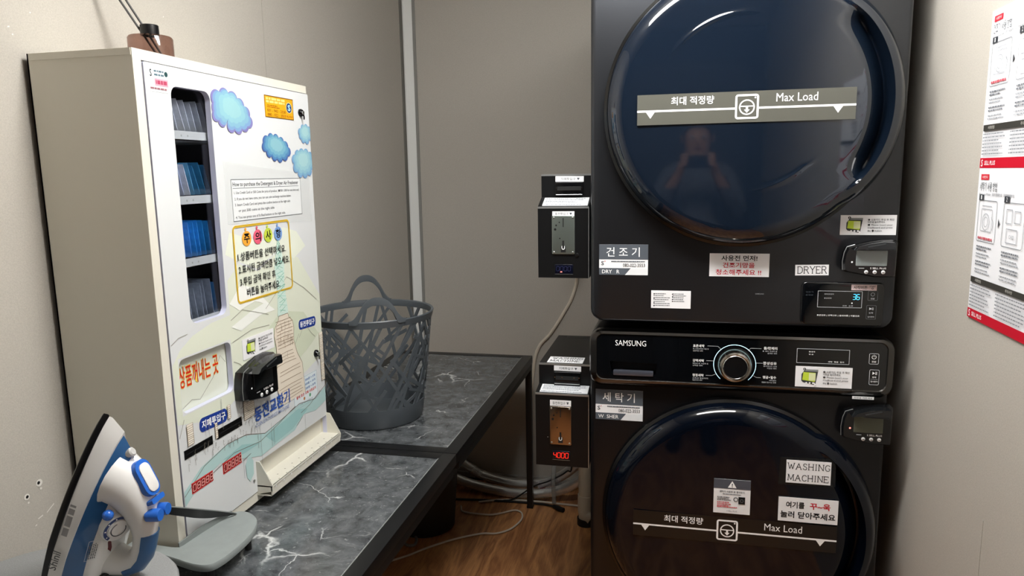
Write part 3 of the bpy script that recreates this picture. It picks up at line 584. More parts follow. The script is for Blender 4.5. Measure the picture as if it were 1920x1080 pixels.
# ------------------------------------------------------------------ coin boxes on the left side of the machines
BOX = mat('coin_box_black', '08090b', .40, spec=.4); BAR = mat('bright_edge', 'c4c6c6', .3, metal=.8)
def coin_box(x0, zs, label, brown):
    zb, z1, z2, zt = zs; x1 = -.2075; Y0, Y1 = 1.77, 1.825
    t = thing('coin_box', ((x0+x1)/2, Y0+.1, zb), label, 'coin box')
    b = MB(); prof = [(Y0, zb), (Y0, z1), (Y1, z2), (Y1, zt), (2.16, zt), (2.16, zb)]
    b.loft([[(x, y, z) for y, z in prof] for x in (x0, x1)], BOX, smooth=False)
    b.box((x0, Y0-.0012, z1-.0035), (x1, Y0+.002, z1+.001), BAR); b.box((x0, Y1-.0012, zt-.0035), (x1, Y1+.002, zt+.001), BAR); b.box((x1-.001, Y0-.0008, zb), (x1+.0008, Y0+.002, z1), BAR)
    o = link('body', b, t)
    f = Frame((0, Y0, 0), (1, 0, 0), (0, 0, 1)); f2 = Frame((0, Y1, 0), (1, 0, 0), (0, 0, 1)); xm = -.2706 if not brown else -.2805
    # note slot with its label
    b = MB(); c0 = xm+.008 if not brown else xm+.0105; A = Art(b, f2, .0007)
    b.box((c0-.035, Y1-.010, zt-.054 if not brown else zt-.062), (c0+.035, Y1, zt-.020), mat('note_slot', '07080a', .18, spec=.7), .002)
    b.box((c0-.030, Y1-.0115, zt-.040), (c0+.030, Y1-.008, zt-.030), DARK)
    for s in ((-.032, .032) if not brown else (-.032, -.013, .019, .032)): b.cyl((c0+s, Y1-.013, zt-.033), (c0+s, Y1, zt-.033), .0016, CHROME, 10)
    b.tube([(c0-.033, Y1-.011, zt-.0505), (c0+.033, Y1-.011, zt-.0505)], .0007, BAR, 6); link('note_slot', b, t)
    b = MB(); b.box((x1-.001, 1.86, zb+.03), (W0+.00005, 2.05, zt-.05), BOX); link('mounting_plate', b, t)
    b, a, w_, c, done = card(f2, c0-.036, zt-.0185, c0+.036, zt-.0045, 'note_slot_label', t, rot=-.01); a.text('지폐투입구 ▼', -w_*.62, -c*.5, w_*.72, c*.5, GREY); done()
    # sloping instruction label
    sl = Vector((0, Y1-Y0, z2-z1)).normalized(); fs = Frame((0, Y0, z1), (1, 0, 0), sl); L = math.hypot(Y1-Y0, z2-z1)
    b, a, w_, c, done = card(fs, x0+.010, L*.12, x1-.004, L*.92, 'instruction_label', t, mat('pale_label', 'dfe1e4', .55)); a.rows(-w_*.92, -c*.45, w_*.95, c*.9, 4, ink('6a6e78'), .4, 21, .3, .0020); a.rows(-w_*.95, -c*.95, w_*.92, -c*.6, 1, ink('8e9299'), .6, 22, .1, .002); done()
    # coin plate; the lower one's colour holds the floor's brown reflection
    b, a, w_, c, done = card(f, xm-.0275, z1-.0225 if not brown else z1-.0320, xm+.0275, z1-.0105 if not brown else z1-.0165, 'coin_slot_label', t); a.text('동전투입구 ▼', -w_*.75, -c*.55, w_*.8, c*.55, GREY); done()
    zp1, zp0 = (1.2925, 1.1965) if not brown else (.8005, .6975); pm = mat('coin_plate_zinc' if not brown else 'coin_plate_floor_tint', '94a09a' if not brown else 'a39586', .32 if not brown else .2, metal=.85 if not brown else 1.)
    b = MB(); rslab(b, f, xm-.0285, zp0, xm+.0285, zp1, .003, 0, .004, .0012, pm); A = Art(b, f, .0045)
    A.rect(xm-.001, zp1-.028, xm+.0012, zp1-.006, DARK)
    for dx, dz, r in ((-.0095, .0165, .0016), (-.0175, .024, .0022), (-.020, .034, .0030), (-.0085, .0565, .0016)): A.circ(xm+dx, zp1-dz, r, DARK, 12)
    A.rect(xm-.0022, zp0+.018, xm+.0022, zp0+.034, DARK); A.rect(xm-.006, zp0+.005, xm+.006, zp0+.020, DARK); A.up().ring(xm, zp0+.016, .0042, .0016, WHITE, 16, PI, 2*PI); A.rect(xm-.0042, zp0+.016, xm-.0026, zp0+.021, WHITE); A.rect(xm+.0026, zp0+.016, xm+.0042, zp0+.021, WHITE)
    po = link('coin_plate', b, t, label='zinc coin plate' if not brown else 'zinc coin plate tinted with the brown floor reflection')
    for sx in (-1, 1):
        for z in (zp0+.005, zp1-.005):
            b = MB(); b.sph((xm+sx*.0235, Y0-.004, z), .0026, STEEL, (1, .6, 1)); link('screw', b, po)
    # amount display
    b = MB(); dz = zp0-.038 if not brown else zp0-.030; rslab(b, f, xm-.022, dz-.012, xm+.024, dz+.012, .001, 0, .0016, .0006, mat('display_window', '0a0d1c', .15)); A = Art(b, f, .0021)
    if brown: digits(A, '4000', xm-.0195, dz-.0065, xm+.022, dz+.0075, mat('red_digits', 'ff2a1a', emit=1.5), .10)
    else:
        digits(A, '0000', xm-.018, dz-.004, xm+.020, dz+.007, ink('1e2242'), .16); A.rect(xm-.008, dz-.0075, xm-.0035, dz-.0055, mat('red_lamp_lit', (1, .45, .40), emit=2.5))
    A.rect(xm-.022, dz-.0125, xm+.024, dz-.0118, BAR); link('amount_display', b, t, label='red lit display reading 4000' if brown else 'dark unlit display')
    b = MB(); b.lathe([(.005, 0), (.005, .0025), (.0035, .003), (.0001, .003)], f.at(xm+.034 if not brown else xm-.035, zp0+(-.002 if not brown else .018), 0), BOX if not brown else STEEL, 16) if not brown else b.sph((xm-.034, Y0, zp0+.018), .0014, STEEL); link('lock', b, t)
    return t, f, f2
coin_box(-.335, (1.1365, 1.3135, 1.336, 1.393), 'upper black coin box with a zinc coin plate, fixed beside the dryer', False)
t, f, f2 = coin_box(-.3465, (.6375, .8335, .8435, .8985), 'lower black coin box with zinc plate tinted for the floor reflection, showing red 4000, beside the washing machine', True)
ft = Frame((0, 1.825, .8985), (1, 0, 0), (0, 1, 0))
b, a, w_, c, done = card(ft, -.327, .012, -.232, .072, 'top_label', t); serif(a, 'WASHING', -w_*.78, c*.12, w_*.9, c*.72, K, .1); serif(a, 'MACHINE', -w_*.86, -c*.74, w_*.8, -c*.14, K, .1); done('white label reading WASHING MACHINE on top')
b, a, w_, c, done = card(ft, -.318, .310, -.222, .329, 'rear_label', t, mat('worn_label', '6a6c6a', .6)); a.rows(-w_*.9, -c*.7, w_*.9, c*.7, 2, ink('3c3e40'), .5, 31, .1, .003); done()
# ------------------------------------------------------------------ vending machine for detergent, on the near table
VX, VB = -.918, -1.136; VY0, VY1 = 1.1115, 1.7162; VZ0, VZ1 = .6690, 1.6235
FV = Frame((VX, 0, 0), (0, 1, 0), (0, 0, 1))
IV = mat('ivory_painted_steel', 'dfdccf', .38, spec=.45); DW = mat('white_door_film', 'dde0e1', .32, spec=.45)
INNER = mat('machine_interior', '26283a', .5)
vm = thing('vending_machine', ((VX+VB)/2, (VY0+VY1)/2, TZ), 'ivory detergent vending machine printed with blue clouds, standing on the near table', 'vending machine')
b = MB(); T = .003
b.box((VB, VY0, VZ0), (VX-.02, VY0+T, VZ1), IV); b.box((VB, VY1-T, VZ0), (VX-.02, VY1, VZ1), IV); b.box((VB, VY0, VZ0), (VB+T, VY1, VZ1), INNER)
b.box((VB+T, VY0+T, VZ1-T), (VX-.02, VY1-T, VZ1), IV); b.box((VB+T, VY0+T, VZ0), (VX-.02, VY1-T, VZ0+T), IV)
b.box((VX-.02, VY0, VZ0), (VX, 1.1325, VZ1), IV); b.box((VX-.02, 1.1325, 1.6055), (VX, VY1, VZ1), IV); b.box((VX-.02, 1.1325, VZ0), (VX, VY1, .690), IV)
b.box((VB+.006, VY0-.0010, VZ1-.012), (VX-.002, VY0, VZ1-.0005), IV)
link('cabinet', b, vm)
b = MB(); b.box((VX-.021, 1.1325, .690), (VX-.019, VY1, 1.6055), DARK) if False else None
for y in (VY0+.04, VY1-.04):
    for x in (VB+.04, VX-.04): b = MB(); b.cyl((x, y, TZ), (x, y, VZ0+.001), .014, DARK, 12); link('foot', b, vm)
# door plate with the display window, the product opening and the tray opening cut out
WIN = rrect(1.200, 1.1175, 1.3165, 1.569, .018, 6); REC = rrect(1.1535, .9495, 1.3185, 1.0570, .014, 5)
TR = [(1.381, .707), (1.7165, .707), (1.7165, .758), (1.381, .758)]
b = MB(); holed(b, FV, rrect(1.1345, .6925, 1.7190, 1.6035, .004, 3), [WIN, REC, TR], -.010, .0022, DW, mat('lavender_edge', 'c9cbe0', .4))
A = Art(b, FV, .0024)
SAGE, SAGE2, TEAL, TEAL2, LINE = ink('dfe4d3'), ink('d2dac3'), ink('b4d3d2'), ink('9cc6c6'), ink('6b6258'); STONE = ink('e9dfce')
# printed landscape (kept clear of the openings)
def clip_poly(pts, m):
    A.tri(pts, m)
A.tri([(1.325, 1.185), (1.37, 1.215), (1.44, 1.19), (1.53, 1.225), (1.62, 1.20), (1.70, 1.11), (1.7185, 1.09), (1.7185, .93), (1.60, .90), (1.46, .90), (1.325, .93)], SAGE)
A.tri([(1.325, 1.24), (1.345, 1.285), (1.40, 1.27), (1.47, 1.255), (1.56, 1.28), (1.62, 1.265), (1.66, 1.225), (1.60, 1.20), (1.53, 1.228), (1.44, 1.195), (1.37, 1.22)], ink('e6ebdc'))
A.tri([(1.1355, 1.05), (1.16, 1.075), (1.20, 1.095), (1.26, 1.108), (1.325, 1.112), (1.325, 1.0605), (1.1525, 1.0605), (1.1525, 1.04), (1.1355, 1.02)], SAGE)
A.tri([(1.1355, 1.02), (1.1525, 1.04), (1.1525, .947), (1.325, .947), (1.325, .93), (1.26, .905), (1.1355, .935)], SAGE); A.rect(1.3195, .947, 1.325, 1.0605, SAGE)
A.up(); A.tri([(1.40, .96), (1.43, 1.03), (1.50, 1.07), (1.56, 1.075), (1.63, 1.06), (1.70, .99), (1.66, .97), (1.56, .935), (1.46, .93)], SAGE2)
A.up(); A.tri([(1.325, 1.135), (1.37, 1.170), (1.42, 1.155), (1.48, 1.105), (1.42, 1.125), (1.36, 1.115)], ink('f4f6f0'))
A.tri([(1.325, 1.085), (1.40, 1.105), (1.46, 1.115), (1.50, 1.09), (1.44, 1.09), (1.36, 1.07)], ink('f1f4ee'))
# river
A.tri([(1.1355, .800), (1.19, .828), (1.27, .842), (1.34, .838), (1.42, .815), (1.50, .822), (1.58, .832), (1.66, .822), (1.718, .838), (1.718, .800), (1.66, .790), (1.60, .800), (1.55, .775), (1.47, .772), (1.40, .768), (1.33, .790), (1.25, .812), (1.18, .796), (1.1355, .770)], TEAL)
A.up(); A.tri([(1.42, .808), (1.50, .815), (1.57, .823), (1.62, .808), (1.54, .782), (1.46, .777)], TEAL2); A.tri([(1.337, .772), (1.352, .792), (1.367, .770), (1.365, .740), (1.350, .728), (1.339, .742)], TEAL); A.tri([(1.26, .815), (1.33, .822), (1.40, .80), (1.33, .80)], TEAL2)
for pts in ([(1.1355, .790), (1.20, .827), (1.28, .843), (1.35, .838), (1.42, .815), (1.50, .823), (1.58, .834), (1.66, .822), (1.718, .842)], [(1.20, .797), (1.30, .815), (1.40, .803), (1.47, .815), (1.56, .834)], [(1.56, .782), (1.59, .796), (1.585, .808), (1.63, .815), (1.69, .835)], [(1.33, .785), (1.36, .79)]): A.line(smooth2(pts) if 'smooth2' in globals() else pts, .0013, LINE)
for pts in ([(1.1365, 1.09), (1.158, 1.100), (1.185, 1.102)], [(1.325, 1.10), (1.37, 1.115), (1.42, 1.10), (1.47, 1.085)], [(1.325, 1.052), (1.40, 1.065), (1.47, 1.06)], [(1.46, 1.10), (1.56, 1.16), (1.64, 1.12), (1.70, 1.08)],
            [(1.1365, .908), (1.1535, .94)], [(1.325, 1.01), (1.345, 1.0), (1.36, .985)], [(1.60, 1.0), (1.63, 1.03), (1.66, 1.0), (1.68, .985)], [(1.56, .97), (1.60, 1.01)]): A.line(pts, .0012, ink('9b9a8e'))
# stone tower with a pale green spire, drawn in pen
A.up(); R = random.Random(4)
tw = [(1.498, .855), (1.475, .93), (1.492, .955), (1.492, 1.0), (1.486, 1.03), (1.492, 1.048), (1.508, 1.062), (1.512, 1.072), (1.552, 1.072), (1.556, 1.062), (1.572, 1.050), (1.576, 1.032), (1.572, 1.0), (1.585, .965), (1.606, .935), (1.612, .855)]
A.tri(tw, STONE)
sp_ = [(1.508, 1.072), (1.514, 1.14), (1.508, 1.19), (1.524, 1.24), (1.531, 1.262), (1.538, 1.24), (1.552, 1.19), (1.546, 1.14), (1.556, 1.072)]
A.tri(sp_, ink('cfe6dc')); A.up()
for i in range(15):
    y = 1.08+i*.0115; wd = .018 if y < 1.2 else .008
    x0, x1 = 1.532-wd*R.uniform(.6, 1.1), 1.532+wd*R.uniform(.6, 1.1)
    A.line([(x0, y), (x1, y+R.uniform(.004, .02))], .0013, ink(R.choice(['7fbfa8', '5fae95', '8cc9b8'])))
    A.line([(x1, y), (x0, y+R.uniform(.004, .02))], .0010, ink(R.choice(['7fbfa8', '9ad2c4'])))
PEN = ink('8a7358')
for i in range(26):
    y = .862+i*.0082; hw = .056 if y < .935 else (.048 if y < .96 else .040); c_ = 1.548 if y < .95 else 1.532
    if R.random() < .85: A.line([(c_-hw*R.uniform(.8, 1), y+R.uniform(-.001, .001)), (c_, y+R.uniform(0, .003)), (c_+hw*R.uniform(.8, 1), y+R.uniform(-.001, .002))], .0011, PEN)
for i in range(26):
    x = 1.497+i*.0028; y = R.choice((.99, 1.0, 1.012, .965, 1.035)); A.line([(x, y), (x+R.uniform(-.001, .001), y+R.uniform(.012, .022))], .0008, PEN)
A.line(tw, .0012, PEN)
# sketched houses and towers along the bottom
for (x0, y0, x1, y1) in ((1.345, .872, 1.385, .985), (1.1575, .885, 1.1755, .928), (1.700, .86, 1.718, .99), (1.242, .868, 1.250, .902), (1.287, .895, 1.297, .925)):
    A.rect(x0, y0, x1, y1, ink('efe8da')); A.up(.0001)
    n = int((y1-y0)/.0042)
    for i in range(n): A.line([(x0, y0+i*.0042), (x1, y0+i*.0042+R.uniform(-.001, .001))], .0009, ink(R.choice(['8a7358', '6b6258', 'a08a70'])))
    A.line([(x0, y0), (x0, y1), (x1, y1), (x1, y0)], .0010, PEN)
for i in range(46):
    x = R.uniform(1.14, 1.385); y = R.uniform(.83, .862); 
    A.line([(x, y), (x, y+R.uniform(.004, .016)), (x+R.uniform(.001, .005), y+R.uniform(.004, .016))], .0008, ink('7a756c'))
for i in range(26):
    x = R.uniform(1.33, 1.40); y = R.uniform(.868, .93); A.line([(x, y), (x+R.uniform(-.01, .015), y+R.uniform(.0, .01))], .0009, ink('7a6a58'))
for x, y0, y1 in ((1.400, .75, .845), (1.39, .79, .86), (1.445, .775, .83), (1.455, .775, .82), (1.328, .745, .79), (1.60, .76, .80), (1.268, .88, .945), (1.33, .905, .95), (1.212, .885, .915), (1.222, .88, .915)): A.line([(x, y0), (x+.001, y1)], .0009, ink('8b8f8e'))
# clouds: scalloped outline in violet-blue, paler layers inside
def cloud(pts, tint, seed):
    # pts: centres and radii of the puffs; three printed layers, each shifted up and shrunk
    global A
    for k, up_, c in ((1.0, 0, tint[0]), (.90, .06, tint[1]), (.78, .16, tint[2]), (.60, .24, tint[3]), (.40, .34, tint[4])):
        cy_ = sum(p[1] for p in pts)/len(pts); cx_ = sum(p[0] for p in pts)/len(pts)
        hgt = max(p[1]+p[2] for p in pts)-min(p[1]-p[2] for p in pts)
        for x, y, r in pts:
            x2, y2 = cx_+(x-cx_)*k, cy_+(y-cy_)*k+up_*hgt*.30
            P_ = [(min(max(x2+r*k**.6*cos(2*PI*q/20), LIM[0]), LIM[1]), y2+r*k**.6*.93*sin(2*PI*q/20)) for q in range(20)]
            A.poly(P_, ink(c))
        A.up(.00001)
    A.h = CH
CH = A.h = .0024+.0012
LIM = (1.318, 1.7185)
BL = ('837fb6', '7b9fc6', '82b0c6', '8bbcc8', '95c3c9'); B2 = ('4a66a4', '5284b2', '649bbb', '76acc0', '88b9c5'); B3 = ('749ac4', '7dabc8', '8ab8ca', '96c2cc', 'a2cacf')
cloud([(1.335, 1.560, .018), (1.362, 1.566, .018), (1.390, 1.560, .020), (1.415, 1.550, .018), (1.436, 1.535, .017), (1.447, 1.518, .014), (1.430, 1.510, .015), (1.405, 1.505, .016), (1.380, 1.506, .015), (1.350, 1.515, .014), (1.330, 1.524, .013), (1.34, 1.54, .022), (1.37, 1.54, .026), (1.40, 1.53, .026), (1.42, 1.525, .02)], BL, 1)
cloud([(1.510, 1.480, .014), (1.530, 1.487, .013), (1.552, 1.486, .013), (1.574, 1.480, .013), (1.592, 1.470, .014), (1.604, 1.458, .012), (1.588, 1.448, .013), (1.565, 1.444, .013), (1.542, 1.447, .013), (1.520, 1.455, .013), (1.503, 1.467, .012), (1.53, 1.467, .02), (1.56, 1.465, .022), (1.58, 1.46, .016)], B2, 2)
cloud([(1.632, 1.440, .013), (1.648, 1.452, .013), (1.668, 1.456, .013), (1.690, 1.455, .014), (1.710, 1.448, .014), (1.716, 1.428, .014), (1.702, 1.412, .013), (1.680, 1.406, .013), (1.656, 1.408, .013), (1.636, 1.420, .013), (1.66, 1.43, .022), (1.69, 1.43, .022)], B3, 3)
cloud([(1.668, 1.508, .010), (1.682, 1.518, .010), (1.698, 1.520, .010), (1.712, 1.514, .011), (1.716, 1.498, .011), (1.700, 1.488, .010), (1.682, 1.490, .010), (1.670, 1.498, .009), (1.69, 1.504, .014)], B3, 5)
# repair the window edge: the cloud stops at it
# caution box
A.h = CH; A.up(.0001); Y_ = ink('e8bf3a'); A.frame(1.3545, 1.1285, 1.5865, 1.2975, .0048, Y_, .012); A.frame(1.356, 1.130, 1.585, 1.296, .0008, ink('f6e08a'), .012)
for ch, x, c in (('주', 1.405, 'f3a83c'), ('의', 1.4485, 'e2607a'), ('사', 1.491, 'c3d34a'), ('항', 1.5335, '7aa0d8')):
    A.circ(x, 1.267, .0175, ink(c), 24, .0165); A.circ(x-.002, 1.2875, .0035, ink(c), 12); A.up(.0001); A.text(ch, x-.0105, 1.2565, x+.0115, 1.2780, K, .024)
for s, x0, x1, y in (('1.상품버튼을 선택하세요.', 1.366, 1.563, 1.2205), ('2.표시된 금액만큼 넣으세요.', 1.366, 1.577, 1.193), ('3.투입 금액 확인 후', 1.368, 1.510, 1.166), ('버튼을 눌러주세요.', 1.391, 1.527, 1.140)): A.text(s, x0, y, x1, y+.0185, K, .012)
# price label printed with coin exchange
for s, x0, x1, y, c in (('동전교환기', 1.383, 1.536, .853, '2c52a6'),): A.text(s, x0, y, x1, y+.034, ink(c), .026)
A.text('COIN EXCHANGE MACHINE', 1.385, .8405, 1.530, .8495, ink('7c8cb8'), .004)
A.text('상품꺼내는 곳', 1.1660, 1.0, 1.2860, 1.036, ink('00000000'[:6]), 0) if False else None
link('door', b, vm, label='white door printed with clouds, hills and a tower')
# product window: pane, shelves
b = MB(); b.box((VX-.0125, 1.195, 1.112), (VX-.0110, 1.3215, 1.575), clear_mat('window_pane', 'f2f5fb')); link('window_pane', b, vm)
for zz in (1.472, 1.347, 1.2245, 1.103):
    b = MB(); b.box((VX-.020, 1.150, zz), (VX-.016, 1.42, zz+.018), IV); b.box((VX-.17, 1.150, zz), (VX-.016, 1.42, zz+.002), IV)
    A = Art(b, Frame((VX-.016, 0, 0), (0, 1, 0), (0, 0, 1)), .0004); A.circ(1.243, zz+.009, .0022, ink('b9b6a8'), 10); A.circ(1.262, zz+.009, .0022, ink('b9b6a8'), 10); link('shelf', b, vm)
b = MB(); b.box((VX-.16, 1.148, 1.09), (VX-.022, 1.150, 1.6), INNER); b.box((VX-.16, 1.42, 1.09), (VX-.022, 1.422, 1.6), INNER); b.box((VX-.175, 1.148, 1.09), (VX-.172, 1.422, 1.6), INNER); b.box((VX-.16, 1.148, 1.598), (VX-.022, 1.422, 1.6), INNER); link('product_bay', b, vm)
b = MB(); b.box((VX-.034, 1.30, 1.584), (VX-.024, 1.355, 1.588), mat('bay_lamp', (.86, .90, 1.), emit=5.)); link('bay_lamp', b, vm) if False else None
# packets standing on the shelves
def packet(y, z, hgt, lean, col, label, group, x=VX-.056, th=.0085, dep=.085):
    b = MB(); m = mat('packet_'+col, col, .22, spec=.6, coat=.3, noise=.18, nscale=70, bump=.35)
    U = Vector((0, -sin(lean), cos(lean))); N_ = Vector((0, cos(lean), sin(lean))); Xa = Vector((-1, 0, 0)); L = []
    for i in range(9):
        t_ = i/8; k = sin(PI*t_)**.6; e = .0006+(th/2-.0006)*k; row = []
        for j in range(12):
            s_ = j/11; kk = sin(PI*s_)**.5; row.append((s_, e*max(kk, .12)))
        base = Vector((x, y, z))+U*(hgt*t_)
        L.append([base+Xa*(dep*s_)+N_*q for s_, q in row]+[base+Xa*(dep*s_)-N_*q for s_, q in row[::-1]])
    b.loft(L, m); o = link('detergent_packet', b, None, (x-dep/2, y, z)); return tag(o, label, 'packet', group)
rows = [(1.491, ['e4e7ec', 'eef0f3', 'd8dbdf', 'ced1d5', 'b0b4b9', '9a9ea4'], 'silver-white packet standing in the top row of the vending machine window', 'packets on the top shelf', .062, .30, 1.246),
        (1.366, ['d3dcfa', 'e4e7ea', '5aa0c4', '3f8ab2', '357a9e', '2f6c8e'], None, 'packets on the second shelf', .066, .30, 1.246),
        (1.2425, ['6fb0f2', '55a2ee', '3aa0ea', '3497e2', '2a88c6', '2576ac', '236b9a'], 'bright blue packet standing in the third row of the vending machine window', 'packets on the third shelf', .070, .12, 1.244),
        (1.1075, ['9aa1a9', 'a0a7ae', '959ca4', '9097a0', '868d96', '3a86c0'], None, 'packets on the bottom shelf', .080, .10, 1.244)]
for z, cols, lab, grp, hh, ln, ys in rows:
    Q = random.Random(int(z*1000)); proto = {}
    for i, c in enumerate(cols):
        l = lab
        if grp.endswith('second shelf'): l = ['pale lilac packet at the left of the second window row', 'grey packet second in the second window row', 'teal packet leaning in the right of the second window row'][min(i, 2)]
        if grp.endswith('bottom shelf'): l = 'grey packet packed tightly in the bottom row of the vending machine window' if i < 5 else 'single blue packet at the right of the bottom window row'
        dx = Q.uniform(-.003, .003)
        packet(ys-.004+i*(.018 if len(cols) < 7 else .0155)+Q.uniform(-.0015, .0015)+ln*.03, z, hh*Q.uniform(.92, 1.08), ln+Q.uniform(-.06, .06), c, l, grp if l.startswith(('silver', 'bright', 'teal', 'grey packet packed')) else None, VX-.027+dx, .0125)
# product opening with its flap
b = MB(); b.box((VX-.020, 1.148, .944), (VX-.012, 1.324, 1.062), mat('flap_sage', 'dfe4d6', .45)); fr = Frame((VX-.012, 0, 0), (0, 1, 0), (0, 0, 1)); A = Art(b, fr, .0005)
A.line([(1.166, .953), (1.20, .965), (1.225, .958), (1.27, .99), (1.30, 1.03), (1.316, 1.012)], .0012, ink('9b9a8e')); A.up()
A.text('상품꺼내는 곳', 1.1665, .9935, 1.2915, 1.0385, ink('f0cf5a'), .034); A.up(); A.text('상품꺼내는 곳', 1.1675, .995, 1.2905, 1.037, ink('d32a1c'), .008); link('product_flap', b, vm, label='recessed flap with red Korean lettering')
# coin tray, jutting out at the lower right
b = MB(); o_, i_ = .038, .034; xa = VX
def P3(y, z, x): return (x, y, z)
y0, y1 = 1.3765, 1.7195
b.box((xa-.018, y0, .7065), (xa-.015, y1, .764), IV)                                     # back
b.box((xa-.018, y0, .7045), (xa+.040, y1, .7075), IV)                                    # bottom
for y in (y0, y1-.0025):                                                                # shaped ends
    P = [(xa-.018, .681), (xa+.040, .695 if y == y0 else .695), (xa+.041, .7075), (xa+.012, .763), (xa-.018, .765)]
    b.loft([[(x, y, z) for x, z in P], [(x, y+.0025, z) for x, z in P]], IV, smooth=False)
b.box((xa+.036, y0, .683), (xa+.0385, y1, .7075), IV); b.box((xa-.0, y0, .683), (xa+.0385, y1, .6855), IV)
A = Art(b, Frame((0, 0, .7075), (0, 1, 0), (-1, 0, 0)), .0004)
for i in range(9):
    for j, x in enumerate((.902, .8855)): A.circ(y0+.030+i*.033+j*.012, x, .0021, ink('a19c8c'), 10)
A = Art(b, Frame((xa+.0385, 0, 0), (0, 1, 0), (0, 0, 1)), .0004)
for i in range(9): A.rect(y0+.016+i*.034, .699, y0+.0195+i*.034, .7055, WHITE)
link('coin_tray', b, vm)
# coin chute knobs / locks
for y, z in ((1.675, 1.555), (1.678, .9395)):
    b = MB(); b.lathe([(.0095, 0), (.0095, .004), (.0075, .007), (.0001, .007)], FV.at(y, z, .0022), mat('lock_black_chrome', '2c2e30', .18, metal=.9), 20); b.lathe([(.0045, .007), (.0045, .010), (.0001, .010)], FV.at(y, z, .0022), CHROME, 14)
    b.tube([FV.p(y, z, .010), FV.p(y+.003, z-.010, .011), FV.p(y+.004, z-.016, .010)], .0022, CHROME, 8); link('lock', b, vm)
b = MB(); b.lathe([(.0035, 0), (.003, .002), (.0001, .0025)], FV.at(1.365, .723, .0022), STEEL, 12); link('rivet', b, vm)
# slots and counters
for (x0, y0, x1, y1) in ((1.1455, .8615, 1.233, .8795), (1.249, .8645, 1.336, .8845)):
    b = MB(); b.box((VX+.0022, x0, y0), (VX+.0034, x1, y1), mat('slot_black', '050505', .3)); A = Art(b, Frame((VX+.0034, 0, 0), (0, 1, 0), (0, 0, 1)), .0003); A.rect(x0+.004, (y0+y1)/2-.001, x1-.004, (y0+y1)/2+.001, ink('1d1f20')); link('note_slot', b, vm)
for x0, y0, x1, y1 in ((1.157, .786, 1.224, .808), (1.2585, .784, 1.324, .808)):
    b = MB(); b.box((VX+.0022, x0, y0), (VX+.0034, x1, y1), mat('counter_red', 'd8342f', .3)); A = Art(b, Frame((VX+.0034, 0, 0), (0, 1, 0), (0, 0, 1)), .0003); n = 5; cw = (x1-x0)/n
    for i in range(n): A.rect(x0+i*cw+.0012, y0+.002, x0+(i+1)*cw-.0012, y1-.002, ink('7c1414'))
    A.up()
    for i in range(n): digits(A, '8' if i else '0', x0+i*cw+.0030, y0+.0045, x0+(i+1)*cw+.0015, y1-.0045, ink('f6b4aa'), .16)
    link('counter_window', b, vm, label='red counter with five digits')
def vcard(x0, y0, x1, y1, name, m=PAPER, rot=0., h=.0023): return card(FV, x0, y0, x1, y1, name, vm, m, .0004, rot, h)
NV = mat('navy_label', '1f3d94', .4)
for x0, y0, x1, y1, s, r in ((1.602, 1.0155, 1.688, 1.0410, '동전투입구', -.06), (1.197, .8945, 1.287, .9235, '지폐투입구', -.06)):
    cx, cy = (x0+x1)/2, (y0+y1)/2; b = MB(); f2 = FV.at(cx, cy, .0026, r); a_, c_ = (x1-x0)/2, (y1-y0)/2
    q = rrect(-a_, -c_, a_, c_, c_*.75, 6); slab(b, f2, [(q, 0), (q, .0004)], NV); A = Art(b, f2, .0007); A.text(s, -a_*.86, -c_*.56, a_*.86, c_*.60, WHITE, .022); link('slot_label', b, vm)
card_sticker(FV, 1.3585, 1.0035, 1.484, 1.0495, vm, .0030)
reader(FV, 1.3165, .907, 1.449, 1.005, vm, False, 'black card reader with a dark screen', '0e1214', h=.0022, sx=1.1)
b, a, w_, c, done = vcard(1.3635, 1.3060, 1.6545, 1.3955, 'instruction_paper', mat('instruction_paper', 'eceff0', .5))
a.frame(-w_, -c, w_, c, .0013, GREY); a.text('How to purchase the Detergent & Dryer Air Freshener', -w_*.96, c*.60, w_*.92, c*.86, ink('3b3e42'), .012); a.line([(-w_*.96, c*.57), (w_*.92, c*.57)], .0009, GREY)
for s, y, xe in (('1. Use Credit Card or 500 Coins for price of product. (₩500 1,000 for one time use)', .26, .93), ('2. If you do not have coins, you can use coin exchange machine below.', -.04, .66), ('3. Insert Credit Card and press the confirm button at the right side', -.32, .62), ('or put 500 coins at the right side', -.60, .12), ('4. You can press one of lit Red buttons at the right side.', -.92, .45)): a.text(s, -w_*(.94 if s[0] != 'o' else .86), c*y, w_*xe, c*(y+.17), ink('4a4d52'), .006)
done('white printed English instruction paper')
b = MB(); slab(b, FV, [([(1.343, 1.302), (1.70, 1.285), (1.70, 1.405), (1.343, 1.432)], .0019+.0008), ([(1.343, 1.302), (1.70, 1.285), (1.70, 1.405), (1.343, 1.432)], .0030)], mat('clear_tape_pale', 'e9eceb', .2, alpha=.12)); link('clear_tape', b, vm)
b, a, w_, c, done = vcard(1.5155, 1.5345, 1.6415, 1.5840, 'orange_label', mat('orange_label', 'f2ab1c', .4))
a.frame(-w_, -c, w_, c, .0018, ink('6e4a10')); a.rows(-w_*.9, c*.30, w_*.45, c*.85, 2, ink('f8dc82'), .75, 41, .1, .007); a.rows(-w_*.85, -c*.12, w_*.0, c*.18, 2, ink('a0560c'), .5, 42, .2, .003)
a.text('031 - 942 - 2338', -w_*.85, -c*.48, w_*.42, -c*.22, ink('85500e'), .01); a.text('080 - 022 - 3553', -w_*.85, -c*.86, w_*.42, -c*.60, ink('85500e'), .01)
